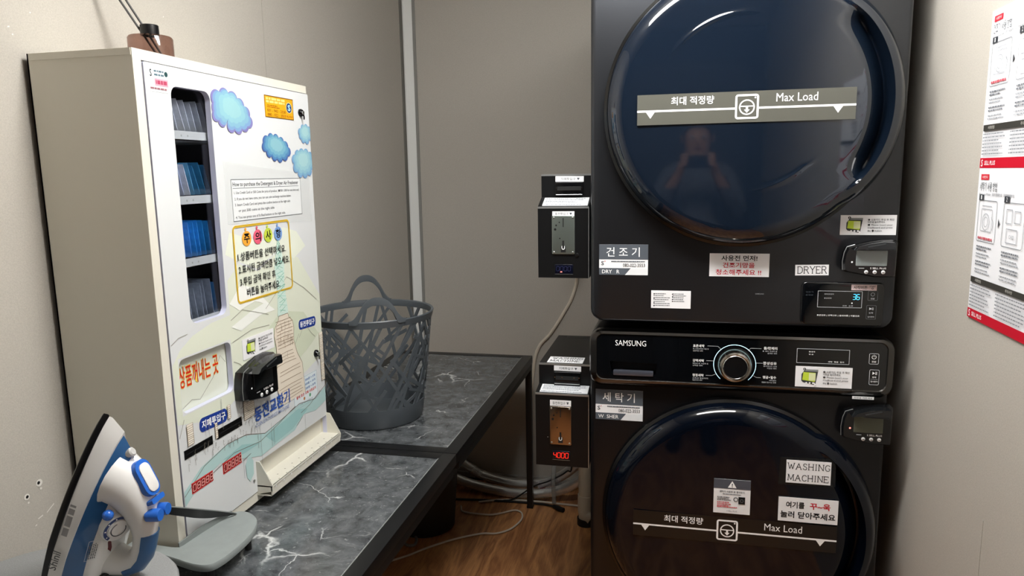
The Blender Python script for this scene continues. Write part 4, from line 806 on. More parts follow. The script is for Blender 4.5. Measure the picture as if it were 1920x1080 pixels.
a.circ(w_*.68, c*.12, w_*.22, ink('f6e7b0'), 24, c*.52); a.up().circ(w_*.68, c*.12, w_*.19, ink('1d3b6e'), 24, c*.46); a.up().text('S', w_*.58, -c*.18, w_*.78, c*.42, ink('a8d8f2'), .04); a.text('SELL PLUS', w_*.46, -c*.78, w_*.90, -c*.62, ink('85500e')); done('orange service label with a round blue emblem')
b, a, w_, c, done = vcard(1.1440, 1.554, 1.194, 1.597, 'corner_sticker', mat('corner_sticker', 'e6eef0', .5))
a.text('S', -w_*.85, c*.2, -w_*.65, c*.8, K, .02); a.rows(-w_*.4, c*.25, w_*.7, c*.85, 2, ink('5c7480'), .5, 51, .15, .003); a.circ(w_*.85, c*.55, c*.22, ink('2a4a4c'), 14); a.rect(-w_*.4, -c*.5, w_, c*.1, ink('e3a3b2')); a.up().rows(-w_*.3, -c*.4, w_*.95, c*.0, 1, ink('b44a66'), .8, 52, .05, .003); a.rows(-w_*.9, -c*.85, w_*.9, -c*.6, 1, ink('9c6a72'), .6, 53, .1, .003); done('small pink and white service sticker')
b, a, w_, c, done = vcard(1.5575, .8215, 1.6765, .8955, 'exchange_table', mat('exchange_table_paper', 'e3eef2', .5))
for s, y in (('1,000원 → 500원 × 2개', .60), ('5,000원 → 500원 × 10개', .30), ('10,000원 → 500원 × 20개', .0)): a.text(s, -w_*.82, c*y, w_*.84, c*(y+.20), ink('4f78ae'), .02)
a.text('물에 젖은 지폐 사용금지', -w_*.82, -c*.32, w_*.86, -c*.10, ink('d2463a'), .02); a.circ(-w_*.18, -c*.52, c*.12, ink('c98a5a'), 14); a.circ(w_*.32, -c*.50, c*.13, ink('6aa884'), 14); a.text('지폐 사용 안내입니다', -w_*.55, -c*.86, w_*.55, -c*.74, ink('8b98a4')); a.frame(-w_, -c, w_, c, .0008, ink('9fb2b8')); done('small blue and red coin exchange table')
# reed diffuser bottle on top
bx, by = -1.045, 1.322; fb = Frame((bx, by, VZ1), (1, 0, 0), (0, 1, 0))
rd = thing('reed_diffuser', (bx, by, VZ1), 'brown glass reed diffuser bottle with black cap on top of the vending machine', 'reed diffuser')
GB = clear_mat('brown_glass', 'cdb6ae')
b = MB(); b.lathe([(.0001, .001), (.041, .001), (.0425, .004), (.0425, .056), (.040, .0595), (.016, .061), (.0145, .063)], fb, GB, 40); bo = link('bottle', b, rd)
b = MB(); b.lathe([(.0175, .0615), (.0178, .063), (.0175, .0815), (.0165, .0825), (.007, .0825), (.0065, .072)], fb, mat('cap_black', '0e0f11', .35), 32); link('cap', b, rd)
Q = random.Random(3)
for k, (tx, ty) in enumerate(((-.095, -.055), (-.080, -.052))):
    b = MB(); foot = Vector((bx+.018+.004*k, by+.012+.01*k, VZ1+.004)); top = Vector((bx+tx, by+ty, VZ1+.235)); b.tube([foot, top], .0021, mat('reed_stick', '2c2b29', .5), 8); link('reed', b, rd)
# basket on the far table
bc = Vector((-.905, 2.015, TZ)); fbk = Frame(bc, (1, 0, 0), (0, 1, 0)); H = .333; RB, RT = .147, .187
BK = mat('dark_grey_plastic', '51575c', .36, spec=.5)
bk = thing('laundry_basket', bc, 'dark grey plastic laundry basket with cut-out lattice sides on the far table', 'basket')
def rz(z): return RB+(RT-RB)*(z/H)**.9
b = MB(); zb = .060
b.lathe([(.0001, .004), (RB-.012, .004), (RB-.012, .0), (RB-.004, .0), (RB, .006), (rz(zb), zb), (rz(zb)-.0035, zb), (RB-.0035, .008), (.0001, .008)], fbk, BK, 72); link('base', b, bk)
b = MB(); Q = random.Random(11)
def strip(th0, z0, th1, z1, wd, n=9, t_=.0034):
    L = []
    for i in range(n):
        k = i/(n-1); z = z0+(z1-z0)*k; th = th0+(th1-th0)*k; r = rz(z)
        d = Vector(((th1-th0)*r, z1-z0)).normalized(); nx, nz = -d.y*wd/2, d.x*wd/2; row = []
        for (sx_, ro) in ((1, 0), (1, -t_), (-1, -t_), (-1, 0)):
            zz = min(max(z+sx_*nz, .055), H-.002); tt = th+sx_*nx/r; rr_ = rz(zz)+ro; row.append(fbk.p(rr_*cos(tt), rr_*sin(tt), zz))
        L.append(row)
    b.loft(L, BK, smooth=False)
z0, z1 = .056, H-.012
for i in range(46):
    th = 2*PI*i/46+Q.uniform(-.05, .05); s = Q.choice((-1, 1)); dth = s*Q.uniform(.35, 1.25); k0 = Q.choice((0, 0, 0, .2, .35)); k1 = Q.choice((1, 1, 1, .8, .6))
    strip(th, z0+(z1-z0)*k0, th+dth*(k1-k0), z0+(z1-z0)*k1, Q.uniform(.0085, .0125))
for i in range(54):
    th = Q.uniform(0, 2*PI); zz = Q.uniform(.07, .27); l = Q.uniform(.05, .11); a_ = Q.choice((-1, 1))*Q.uniform(.35, 1.0)
    za, zc = zz-l/2*sin(a_), zz+l/2*sin(a_); dt = l*cos(a_)/rz(zz)
    strip(th, max(za, .056), th+dt, min(zc, z1), Q.uniform(.008, .0115), 6)
link('lattice_side', b, bk)
b = MB(); b.lathe([(rz(z1)-.004, z1-.006), (rz(z1)+.0005, z1-.008), (RT+.003, H-.006), (RT+.0045, H-.001), (RT+.003, H+.002), (RT-.003, H), (RT-.005, H-.008), (rz(z1)-.004, z1-.006)], fbk, BK, 96); link('rim', b, bk)
fa = math.atan2(-2.015, .905)
for k, (ac, hh) in enumerate(((fa+.10, .066), (fa+PI+.06, .080))):
    b = MB(); L = []; n = 40
    for i in range(n+1):
        s_ = -1+2*i/n; prof = cos(min(1, abs(s_)**1.0*1.0)*PI/2)**.72 if abs(s_) < .78 else None
        q = abs(s_); zc = (H+hh*(1-(q/.80)**2.4)) if q < .62 else None
        if zc is None:
            e = (q-.62)/.38; zc0 = H+hh*(1-(.62/.80)**2.4); zc = H+(zc0-H)*(1-e)**2.0
        th = ac+s_*.43; wv = .0135
        lo = zc-wv*1.25; hi = zc+wv*.30
        if q > .55: lo = max(H-.008, lo-(q-.55)*.05)
        lo = max(lo, H-.008); hi = max(hi, lo+.004); rr_ = RT+.001
        L.append([fbk.p((rr_+o2)*cos(th), (rr_+o2)*sin(th), z_) for o2, z_ in ((.004, lo), (.005, (lo+hi)/2), (.004, hi), (-.004, hi), (-.005, (lo+hi)/2), (-.004, lo))])
    b.loft(L, BK); link('handle', b, bk)
# ------------------------------------------------------------------ ironing board, its rest and the iron
BZ = .785
FAB = mat('grey_speckled_fabric', '8f9090', .9, spec=.1, noise=.22, nscale=900, bump=.3)
ib = thing('ironing_board', (-.90, .72, TZ), 'small table-top ironing board in speckled grey cloth under the iron', 'ironing board')
P = []
for k in range(25):
    a = PI*k/24; P.append((-.905+.185*math.copysign(abs(cos(a))**.86, cos(a)), .775+.195*abs(sin(a))**.80))
P += [(-1.09, .42), (-1.05, .36), (-.76, .36), (-.72, .42)]
fz = Frame((0, 0, 0), (1, 0, 0), (0, 1, 0)); cx, cy = -.905, .68
sc = lambda k: [(cx+(x-cx)*k, cy+(y-cy)*k) for x, y in P]
b = MB(); slab(b, fz, [(sc(.985), BZ-.020), (P, BZ-.015), (P, BZ-.006), (sc(.99), BZ-.0015), (sc(.97), BZ)], FAB, smooth=True); link('padded_top', b, ib)
LEGW = mat('board_leg_metal', '2a2c2e', .4, metal=.6)
for y in (.50, .80):
    b = MB(); b.tube(smooth_path([(-1.06, y, BZ-.020), (-1.08, y-.02, TZ+.02), (-1.07, y-.02, TZ+.009), (-.74, y-.02, TZ+.009), (-.73, y-.02, TZ+.02), (-.75, y, BZ-.020)], 4), .006, LEGW, 8); link('leg', b, ib)
# plate of the iron rest: an L-shaped grey sheet with an arm that arches up over its inner cut-out
RST = mat('grey_rest_sheet', '8f9695', .6, spec=.2, noise=.05, nscale=30); RSTD = mat('rest_underside', '1b1c1d', .35)
ir = thing('iron_rest', (-.87, 1.12, .70), 'flat grey iron rest with a raised dark arm lying at the vending machine corner', 'iron rest')
fr = Frame((0, 0, .700), (1, 0, 0), (0, 1, 0)); rz0 = .7
out = [(-1.02, 1.088), (-.955, 1.078), (-.90, 1.068), (-.850, 1.056), (-.818, 1.058), (-.806, 1.078), (-.802, 1.12), (-.806, 1.18), (-.822, 1.225), (-.845, 1.25), (-.872, 1.262), (-.893, 1.255), (-.902, 1.22), (-.906, 1.17), (-.9085, 1.125), (-.915, 1.103), (-.95, 1.102), (-1.02, 1.107)]
out = [(p.x, p.y) for p in smooth_path([Vector((q[0], q[1], 0)) for q in out], 5)]
b = MB(); i2 = [(-.87+(x+.87)*.985, 1.14+(y-1.14)*.985) for x, y in out]
slab(b, fr, [(i2, -.010), (out, -.006), (out, .002), (i2, .004)], RST, smooth=False)
b.loft([[Vector((x, y, z)) for x, y, z in ((-.9145, 1.105, .700), (-.9145, 1.105, .712), (-.911, 1.103, .712), (-.911, 1.103, .700))], [Vector((x, y, z)) for x, y, z in ((-.907, 1.17, .700), (-.9085, 1.17, .716), (-.9045, 1.17, .716), (-.903, 1.17, .700))], [Vector((x, y, z)) for x, y, z in ((-.896, 1.245, .702), (-.897, 1.245, .711), (-.893, 1.245, .711), (-.892, 1.245, .702))]], mat('rest_lip', '7d8483', .5), smooth=False)
link('rest_plate', b, ir)
for dx, dy in ((-.83, 1.08), (-.83, 1.20)):
    b = MB(); b.cyl((dx, dy, TZ), (dx, dy, .692), .007, DARK, 10); link('foot', b, ir)
b = MB(); L = []
path = smooth_path([(-.985, 1.074, .812), (-.940, 1.080, .798), (-.902, 1.118, .776), (-.900, 1.165, .750), (-.897, 1.205, .728), (-.885, 1.243, .706)], 6)
n = len(path)
for i, p in enumerate(path):
    k = i/(n-1); hgt = .001+.016*sin(PI*min(1, k*1.02))**.8; L.append([p+Vector((0, 0, .0016)), p+Vector((.006, 0, .0008)), p+Vector((.003, 0, -hgt)), p+Vector((-.001, 0, -hgt*.9))])
b.loft(L, RSTD)
b.tube([p+Vector((.002, 0, .0016)) for p in path], .0016, mat('rest_rim', '9aa09f', .35, metal=.5), 6); link('raised_arm', b, ir)

# iron, standing on its heel
PH, DE, ISC = .1487, .3586, 1.02
c0 = Vector((cos(PH), sin(PH), 0)); up = Vector((0, 0, 1))
IA = up*cos(DE)+c0*sin(DE); IC = c0*cos(DE)-up*sin(DE); IB = IC.cross(IA)
_tip = EYE+(Vector((-.972, .911, BZ))+(IA*.28+IC*.008)*.947-EYE)*.947      # the tip stays on its line of sight
IO = _tip-(IA*.28+IC*.008)*ISC; IO.z = BZ+.001
def I(a, b_, c): return IO+(IA*a+IB*b_+IC*c)*ISC
fi = Frame(IO, IA, IB, IC)
WPL = mat('white_iron_plastic', 'e4e3e1', .22, spec=.5); BTANK = mat('translucent_blue_tank', '2f5f93', .14, spec=.6, coat=.3); BBTN = mat('blue_button', '2a66c4', .25, spec=.6); SOLE = mat('black_sole', '131315', .3, metal=.3)
irn = thing('steam_iron', IO, 'white and blue steam iron standing on its heel, tip up, on the ironing board', 'iron')
def arch(tip, hw, rear=.03, n=20, pw=2.1):
    P_ = []
    for k in range(n+1):
        u = k/n; a = rear+(tip-rear)*u; P_.append((a, hw*max(0, 1-u**pw)**.82*(1-.10*max(0, (.25-u)/.25))))
    return P_
def ring(tip, hw, c, rear=.03, pw=2.1, tilt=0.):
    Q_ = arch(tip, hw, rear, 20, pw); cc = lambda a: c+tilt*(max(a, 0)/.25)**2
    return [I(a, w2, cc(a)) for a, w2 in Q_]+[I(a, -w2, cc(a)) for a, w2 in Q_[-2::-1]]
b = MB(); b.loft([ring(.276, .056, 0), ring(.280, .0585, .002), ring(.281, .059, .009), ring(.279, .058, .011)], SOLE); link('soleplate', b, irn)
b = MB(); b.loft([ring(.2785, .0575, .011, .014), ring(.2785, .0578, .016, .014), ring(.264, .0570, .030, .0135, 2.0, .008), ring(.259, .0560, .0305, .0135, 2.0, .008)], WPL); sk = link('skirt', b, irn)
b = MB(); b.loft([ring(.2580, .0560, .0302, .0135, 2.0, .008), ring(.2530, .0558, .036, .0150, 2.0, .008), ring(.244, .0535, .047, .019, 2.0, .006), ring(.236, .050, .0570, .023, 2.0, .003), ring(.233, .048, .0575, .024, 2.0, .003)], BTANK); link('water_tank', b, irn)
b = MB(); b.loft([ring(.2330, .0485, .0574, .024, 2.2, .003), ring(.2270, .0475, .062, .026, 2.2, .002), ring(.2140, .041, .0690, .029, 2.0), ring(.1990, .030, .0730, .031, 1.9), ring(.180, .018, .0745, .033, 1.9)], WPL)
link('upper_body', b, irn)
# front pillar + handle: one swept loop
def ell(a, c, ra, rb, da, dc, n=18):
    d = math.hypot(da, dc); ta, tc = da/d, dc/d; na, nc = -tc, ta
    return [I(a+na*ra*cos(2*PI*k/n), rb*sin(2*PI*k/n), c+nc*ra*cos(2*PI*k/n)) for k in range(n)]
HP = [(.190, .046, .042, .044), (.186, .058, .038, .040), (.179, .070, .0340, .036), (.169, .082, .0290, .032), (.156, .0930, .0250, .0275), (.139, .1030, .0205, .0225), (.119, .1100, .0165, .0195), (.101, .1130, .0155, .019), (.086, .1130, .0160, .0195), (.073, .1080, .0175, .0205), (.065, .0980, .0190, .022), (.062, .0840, .0215, .025), (.060, .0660, .024, .030)]
L = []
for i, (a, c, ra, rb) in enumerate(HP):
    p, q = HP[max(i-1, 0)], HP[min(i+1, len(HP)-1)]; da, dc = (q[0]-p[0], q[1]-p[1]) if i else (-.05, 1)
    L.append(ell(a, c, ra, rb, da, dc))
b = MB(); b.loft(L, WPL); link('handle', b, irn)
# blue grip insert on the outside of the handle
b = MB(); L = []
for i in range(6, 11):
    a, c, ra, rb = HP[i]; p, q = HP[i-1], HP[i+1]; d = math.hypot(q[0]-p[0], q[1]-p[1]); na, nc = (q[1]-p[1])/d, -(q[0]-p[0])/d
    if i == 6: a += .004
    L.append([I(a+na*(ra+.0016)*cos(t_), (rb+.0012)*sin(t_), c+nc*(ra+.0016)*cos(t_)) for t_ in [(-1.35+2.7*k/12) for k in range(13)]]+[I(a+na*(ra-.004)*cos(t_), (rb-.003)*sin(t_), c+nc*(ra-.004)*cos(t_)) for t_ in [(1.35-2.7*k/12) for k in range(13)]])
b.loft(L, mat('blue_grip', '35608f', .35)); link('grip_insert', b, irn)
# filler lid with blue surround on the front slope
def on_front(a, c, da, dc):  # frame on the front slope: u across, v along slope up to the handle
    t_ = (IA*da+IC*dc).normalized(); n_ = IB.cross(t_).normalized(); 
    if n_.dot(IA) < 0: n_ = -n_
    return Frame(I(a, 0, c), IB, t_, n_)
ff = on_front(.2060, .0880, -.0235, .0225)
b = MB(); q = rrect(-.0175, -.029, .0175, .029, .0155, 7); qi = rrect(-.0120, -.0225, .0120, .0235, .010, 7); n = len(q)
slab(b, ff, [(q, -.012), (q, .0035), (qi, .0045)], BBTN, smooth=True); so = link('filler_surround', b, irn)
b = MB(); slab(b, ff, [(qi, .0035), (qi, .006), (rrect(-.010, -.020, .010, .021, .009, 7), .0072)], WPL, smooth=True); link('filler_lid', b, so)
b = MB(); b.box((-.1, 0, 0), (-.1, 0, 0), WPL) if False else None
fs_ = on_front(.2360, .0560, -.02, .022); b.lathe([(.0075, -.006), (.0072, .003), (.005, .005), (.0001, .0045)], fs_, mat('nozzle_grey', 'bdbdbb', .3), 18); link('spray_nozzle', b, irn)
f3 = on_front(.1790, .1110, -.022, .019); b = MB(); q = rrect(-.017, -.004, .015, .004, .003, 3); slab(b, f3, [(q, -.01), (q, .004)], BBTN); link('steam_slider', b, irn)
for bb in (-.0095, .0115):
    f4 = on_front(.1600, .1180, -.028, .012); f4 = f4.at(bb, 0, -.002); b = MB(); b.lathe([(.0098, -.008), (.0098, .010), (.0085, .0125), (.0001, .0125)], Frame(f4.o, f4.u, (IA*-.2+IC*.2), None), BBTN, 22) if False else b.lathe([(.0098, -.006), (.0098, .012), (.0088, .0145), (.0001, .0145)], f4, BBTN, 22); link('spray_button', b, irn)
# temperature dial on the near flank, lamp, printing
td = (IB*.78+IC*.62).normalized(); td = (IB*.52+IC*.85).normalized()
fd = Frame(I(.130, .0225, .0730), IA, td.cross(IA).normalized(), td)
if fd.n.dot(td) < 0: fd.n = -fd.n
b = MB(); b.lathe([(.0225, -.006), (.0225, .005), (.0210, .0075), (.0150, .0080), (.0145, .010), (.0001, .0105)], fd, mat('dial_white', 'dfdfdf', .3), 36); A = Art(b, fd, .0083); A.ring(0, 0, .0205, .0045, ink('3a4a78'), 30, -1.2, 2.6); A.up()
for k in range(6): A.circ(.0182*cos(-1.0+k*.66), .0182*sin(-1.0+k*.66), .0012, WHITE, 8)
A.h = .0108; A.ring(0, 0, .0115, .0014, ink('3f444c'), 24, .4, 5.2); link('temperature_dial', b, irn)
b = MB(); b.sph(I(.155, .0400, .0670), .0080, BBTN, (1, 1, 1)); link('steam_knob', b, irn)
b = MB(); f6 = Frame(I(.098, .0230, .0735), IA, td.cross(IA).normalized(), td); A = Art(b, f6, .0012); A.poly([(-.012, -.003), (-.006, .003), (.004, .006), (.013, .004), (.006, .0), (-.004, -.003)], mat('red_lens', '5a1014', .15)); link('pilot_lamp', b, irn, label='small dark red pilot lamp')
def flank(c_a, t_a, w_a): pass
# printing on the white skirt, following its near edge
skn = (IB*.94+IC*.25+IA*.10).normalized()
ft2 = Frame(I(.085, .0590, .0235), (-IA+IB*.10).normalized()*-1, IC, None); b = MB(); 
dirA = (I(.165, .0490, .0235)-I(.06, .0592, .0235)).normalized(); nrm = dirA.cross(IC).normalized()
if nrm.dot(IB) < 0: nrm = -nrm
fsk = Frame(I(.072, .0592, .0200), dirA, -nrm.cross(dirA)*-1 if False else nrm.cross(dirA), nrm); A = Art(b, fsk, .0010)
A.text('Shinil', -.015, -.005, .014, .007, ink('5a5c5e'), .012); link('skirt_print', b, irn); b = MB(); A = Art(b, fsk, .0010); A.rows(.040, -.006, .090, .004, 1, ink('98989a'), .9, 61, .02, .006); link('skirt_print', b, irn)
fl_ = Frame(I(.100, .0515, .0590), IA, td.cross(IA).normalized(), td); b = MB(); 
A = Art(b, fl_.at(0, -.004, .0022), .0004); A.frame(-.017, -.0085, .017, .0085, .0005, LG); A.rows(-.015, -.007, .015, .007, 5, ink('55585c'), .5, 62, .2, .002); link('rating_label', b, irn)
b = MB(); b.tube(smooth_path([I(.050, .02, .080), I(.040, .035, .070), Vector((-.865, .850, BZ+.006)), Vector((-.83, .78, BZ+.005)), Vector((-.82, .66, BZ+.005)), Vector((-.86, .50, BZ+.005)), Vector((-.95, .42, BZ+.005))], 6), .0035, DARK, 8); link('cord', b, irn)

# ------------------------------------------------------------------ posters on the right wall
FP = Frame((XR, 0, 0), (0, -1, 0), (0, 0, 1))
def poster(x0, y0, x1, y1, ko, en, label, icons):
    b = MB(); slab(b, FP, [([(x0, y0), (x1, y0), (x1, y1), (x0, y1)], 0), ([(x0, y0), (x1, y0), (x1, y1), (x0, y1)], .0025)], mat('poster_board', 'f3f4f8', .35, spec=.4)); A = Art(b, FP, .0029)
    hh = y1-y0; RB_ = ink('c4142c')
    A.rect(x0, y0, x1, y0+.0175, RB_); A.up(); A.text('S', x0+.006, y0+.0025, x0+.013, y0+.0150, WHITE, .01); A.text('SELL PLUS', x0+.020, y0+.0050, x0+.064, y0+.0125, WHITE, .01)
    A.rect(x0+.012, y1-.0205, x0+.046, y1-.0105, ink('d0303f')); A.up(); A.text('사용안내', x0+.018, y1-.0180, x0+.040, y1-.0130, WHITE)
    A.text(ko, x0+.011, y1-.0400, x0+.082, y1-.0240, ink('5c6066')); A.text(en, x0+.011, y1-.0480, x0+.150, y1-.0425, ink('6a6e74'), .0)
    for k in range(5):
        X = x0+.012+k*.104; t_ = y1-.0560; bt = y1-.1300
        A.frame(X, bt, X+.078, t_, .0011, ink('7a7e84'), .006); A.rect(X, t_-.001, X+.020, t_+.0095, ink('3e4146')); A.up(); A.text(str(k+1), X+.008, t_+.001, X+.012, t_+.0080, WHITE)
        if k < 4: A.poly([(X+.087, (bt+t_)/2-.008), (X+.094, (bt+t_)/2), (X+.087, (bt+t_)/2+.008)], ink('4a4d52'))
        g = ink('9a9ea5'); cx_ = X+.039; cy_ = (bt+t_)/2
        if k % 3 == 0:
            A.frame(cx_-.024, cy_-.018, cx_+.022, cy_+.022, .0010, g, .003); A.ring(cx_-.003, cy_-.001, .015, .0012, g); A.ring(cx_-.003, cy_-.001, .009, .0010, g); A.line([(cx_-.022, cy_+.027), (cx_+.018, cy_+.027)], .001, g)
            A.line([(cx_+.020, cy_+.008), (cx_+.028, cy_), (cx_+.026, cy_-.014)], .0012, g); A.rows(X+.008, bt+.003, X+.07, bt+.010, 1, ink('c8606a'), .6, 70, .05, .004)
        elif k % 3 == 1:
            A.frame(cx_-.026, cy_+.002, cx_-.004, cy_+.026, .0012, g); A.frame(cx_+.004, cy_+.004, cx_+.026, cy_+.024, .0012, g); A.frame(cx_-.022, cy_-.030, cx_+.018, cy_-.006, .0012, g); A.text('CARD', cx_-.010, cy_-.022, cx_+.008, cy_-.016, g)
        else:
            A.ring(cx_, cy_+.006, .018, .0012, g); A.circ(cx_, cy_+.006, .005, g); A.frame(cx_-.026, cy_-.028, cx_+.026, cy_-.016, .0010, g)
        for r, (yy, f) in enumerate(((.147, .50), (.160, .40), (.174, .46), (.188, .36))):
            A.rows(X+.006, y1-yy, X+.074, y1-yy+.0105, 2, ink('74787f' if r % 2 == 0 else '9a9ea4'), f, 80+r+k*7, .35, .0032)
    m0 = y1-.2060; A.rect(x0+.008, m0, x1-.008, m0+.0105, ink('3b3a36')); A.up()
    for k, s in enumerate(('사용방법', '주의사항', '문의', '안내')): A.text(s, x0+.028+k*.125, m0+.0025, x0+.054+k*.125, m0+.0080, ink('d8d6ce'))
    for k, (xa_, xb_) in enumerate(((.010, .100), (.118, .250), (.268, .42), (.438, x1-x0-.015))): A.rows(x0+xa_, y0+.0215, x0+xb_, m0-.003, 7, ink('888c92'), .34, 90+k, .3, .0033)
    return tag(link('poster', b, None, FP.p((x0+x1)/2, y0)), label, 'poster', 'instruction posters on the right wall')
PX0, PX1 = -1.4785, -.845
poster(PX0, 1.1203, PX1, 1.3935, '세탁기 사용 방법', 'How to use Washer · 洗衣机使用方法 · 洗濯機使用方法', 'lower white instruction poster with a red foot band, for the washing machine', 0)
poster(PX0, 1.3940, PX1, 1.6648, '건조기 사용 방법', 'How to use Dryer · 烘干机使用方法 · 乾燥機使用方法', 'upper white instruction poster with a red foot band, for the dryer', 1)

# ------------------------------------------------------------------ cables, ducts and pipe on the floor
CABW = mat('cream_cable', 'e0d7c6', .45); FOIL = mat('foil_duct', 'f0f1f0', .34, metal=.85, bump=1.0, nscale=55)
def cable(pts, r, m, name, label, cat, n=8, seg=10):
    b = MB(); b.tube(smooth_path(pts, seg), r, m, n); return tag(link(name, b, None, pts[0]), label, cat)
cable([(-.385, 2.62, 1.20), (-.392, 2.90, 1.06), (-.4045, 3.018, .947), (-.4275, 3.03, .866), (-.462, 3.03, .800), (-.5207, 3.03, .706), (-.575, 3.03, .640), (-.60, 3.03, .54), (-.62, 3.03, .30), (-.63, 3.02, .03)], .0072, CABW, 'power_cable', 'cream cable running down the back wall from the upper coin box', 'cable')
cable([(-.865, 2.745, .006), (-.8367, 2.6958, .006), (-.7322, 2.690, .006), (-.6814, 2.713, .006), (-.632, 2.7494, .006), (-.5985, 2.730, .006), (-.588, 2.672, .006), (-.612, 2.592, .006), (-.66, 2.545, .006), (-.7205, 2.530, .006), (-.8119, 2.467, .006), (-.8919, 2.3865, .006), (-.9466, 2.3175, .006), (-1.03, 2.24, .006)], .0038, mat('white_cord', 'd8cdbd', .45), 'loose_cable', 'thin white cord looping out from under the table over the wood floor', 'cable')
cable([(-1.05, 2.40, .006), (-1.0155, 2.457, .007), (-.9922, 2.483, .008), (-.955, 2.447, .008), (-.9439, 2.4005, .008), (-.9671, 2.3879, .008), (-1.0045, 2.4173, .008), (-1.04, 2.46, .006)], .0055, mat('grey_cord', '8d8a84', .5), 'coiled_cable', 'grey cord coil in the dark under the tables', 'cable')
cable([(-.80, 2.795, .006), (-.70, 2.835, .006), (-.5637, 2.846, .006), (-.46, 2.842, .006), (-.36, 2.838, .006), (-.30, 2.84, .006)], .0045, mat('white_cord', 'd8cdbd', .45), 'floor_cable', 'straight white cord on the floor below the silver ducts', 'cable')
pc = thing('plug_lead', (-.70, 2.815, 0), 'short black lead ending in a plug on the floor by the table leg', 'cord')
b = MB(); b.tube(smooth_path([(-.95, 2.80, .005), (-.80, 2.818, .005), (-.64, 2.827, .005), (-.53, 2.825, .006), (-.475, 2.806, .010)], 8), .0045, DARK, 8); link('lead', b, pc)
b = MB(); b.tube([(-.478, 2.808, .010), (-.455, 2.79, .012), (-.430, 2.775, .012)], [.007, .011, .010], DARK, 10); link('plug', b, pc)
def duct(pts, r, label):
    P_ = smooth_path(pts, 26); b = MB(); b.tube(P_, [r*(1+.06*(i % 2)) for i in range(len(P_))], FOIL, 14); return tag(link('foil_duct', b, None, pts[0]), label, 'duct')
du = duct([(-1.08, 2.99, .19), (-.98, 2.985, .13), (-.885, 2.975, .078), (-.815, 2.965, .050), (-.69, 2.945, .036), (-.585, 2.938, .044), (-.49, 2.925, .078), (-.41, 2.908, .142), (-.33, 2.89, .235)], .0205, 'upper silver foil duct curving along the back wall under the table')
du2 = duct([(-1.08, 2.93, .10), (-.98, 2.92, .065), (-.88, 2.905, .038), (-.755, 2.886, .0245), (-.63, 2.872, .0235), (-.49, 2.866, .046), (-.39, 2.852, .100), (-.31, 2.84, .18)], .0205, 'lower silver foil duct resting on the wood floor')
b = MB(); P_ = smooth_path([(-.545, 2.900, .040), (-.505, 2.892, .055), (-.47, 2.886, .075)], 5); b.tube(P_, .034, mat('clear_wrap', 'c8c4c8', .15, alpha=.35), 14); b2 = Art(b, Frame((-.545, 2.868, .05), (1, 0, .15), (0, 0, 1)), .0); b2.rect(0, -.022, .022, .008, ink('b8324a')); tag(link('duct_tie', b, None, (-.5, 2.88, .06)), 'clear plastic tie with a red tag bundling the two silver ducts', 'tie')
cable([(-.485, 2.90, .66), (-.483, 2.88, .25), (-.482, 2.834, .12), (-.480, 2.831, .05), (-.478, 2.829, .014)], .009, mat('clear_hose', 'b4b8b4', .12, alpha=.40), 'clear_hose', 'clear plastic hose hanging below the lower coin box', 'hose', 10)
cable([(-.40, 2.86, .66), (-.405, 2.86, .20), (-.43, 2.86, .145), (-.50, 2.845, .105), (-.57, 2.84, .075), (-.66, 2.835, .012), (-.74, 2.83, .005)], .0032, DARK, 'thin_black_wire', 'thin black wire slung across the silver ducts', 'wire')
pp = thing('drain_pipe', (-.327, 2.70, 0), 'ivory plastic drain pipe standing beside the washing machine', 'pipe')
PVC = mat('ivory_pvc', 'cfcab8', .4)
b = MB(); b.tube([(-.327, 2.70, .02), (-.327, 2.70, .60)], .030, PVC, 20); link('pipe', b, pp)
b = MB(); b.tube([(-.327, 2.70, .075), (-.327, 2.70, .125)], .0335, PVC, 20); b.tube(smooth_path([(-.327, 2.70, .08), (-.325, 2.698, .05), (-.30, 2.69, .034)], 5), .033, PVC, 16); link('pipe_collar', b, pp)
b = MB(); b.tube([(-.327, 2.70, 0), (-.327, 2.70, .028)], .036, DARK, 16); link('pipe_foot', b, pp)
# dark bin in the shadow under the far table
b = MB(); fb2 = Frame((-.965, 2.575, 0), (1, 0, 0), (0, 1, 0)); b.lathe([(.0001, .004), (.112, .004), (.114, 0), (.120, .004), (.139, .252), (.144, .256), (.144, .264), (.137, .264), (.134, .255), (.115, .012), (.0001, .010)], fb2, mat('dark_bin_plastic', '121315', .5), 56)
tag(link('waste_bin', b, None, (-.965, 2.575, 0)), 'dark round bin standing in the shadow under the far table', 'bin')
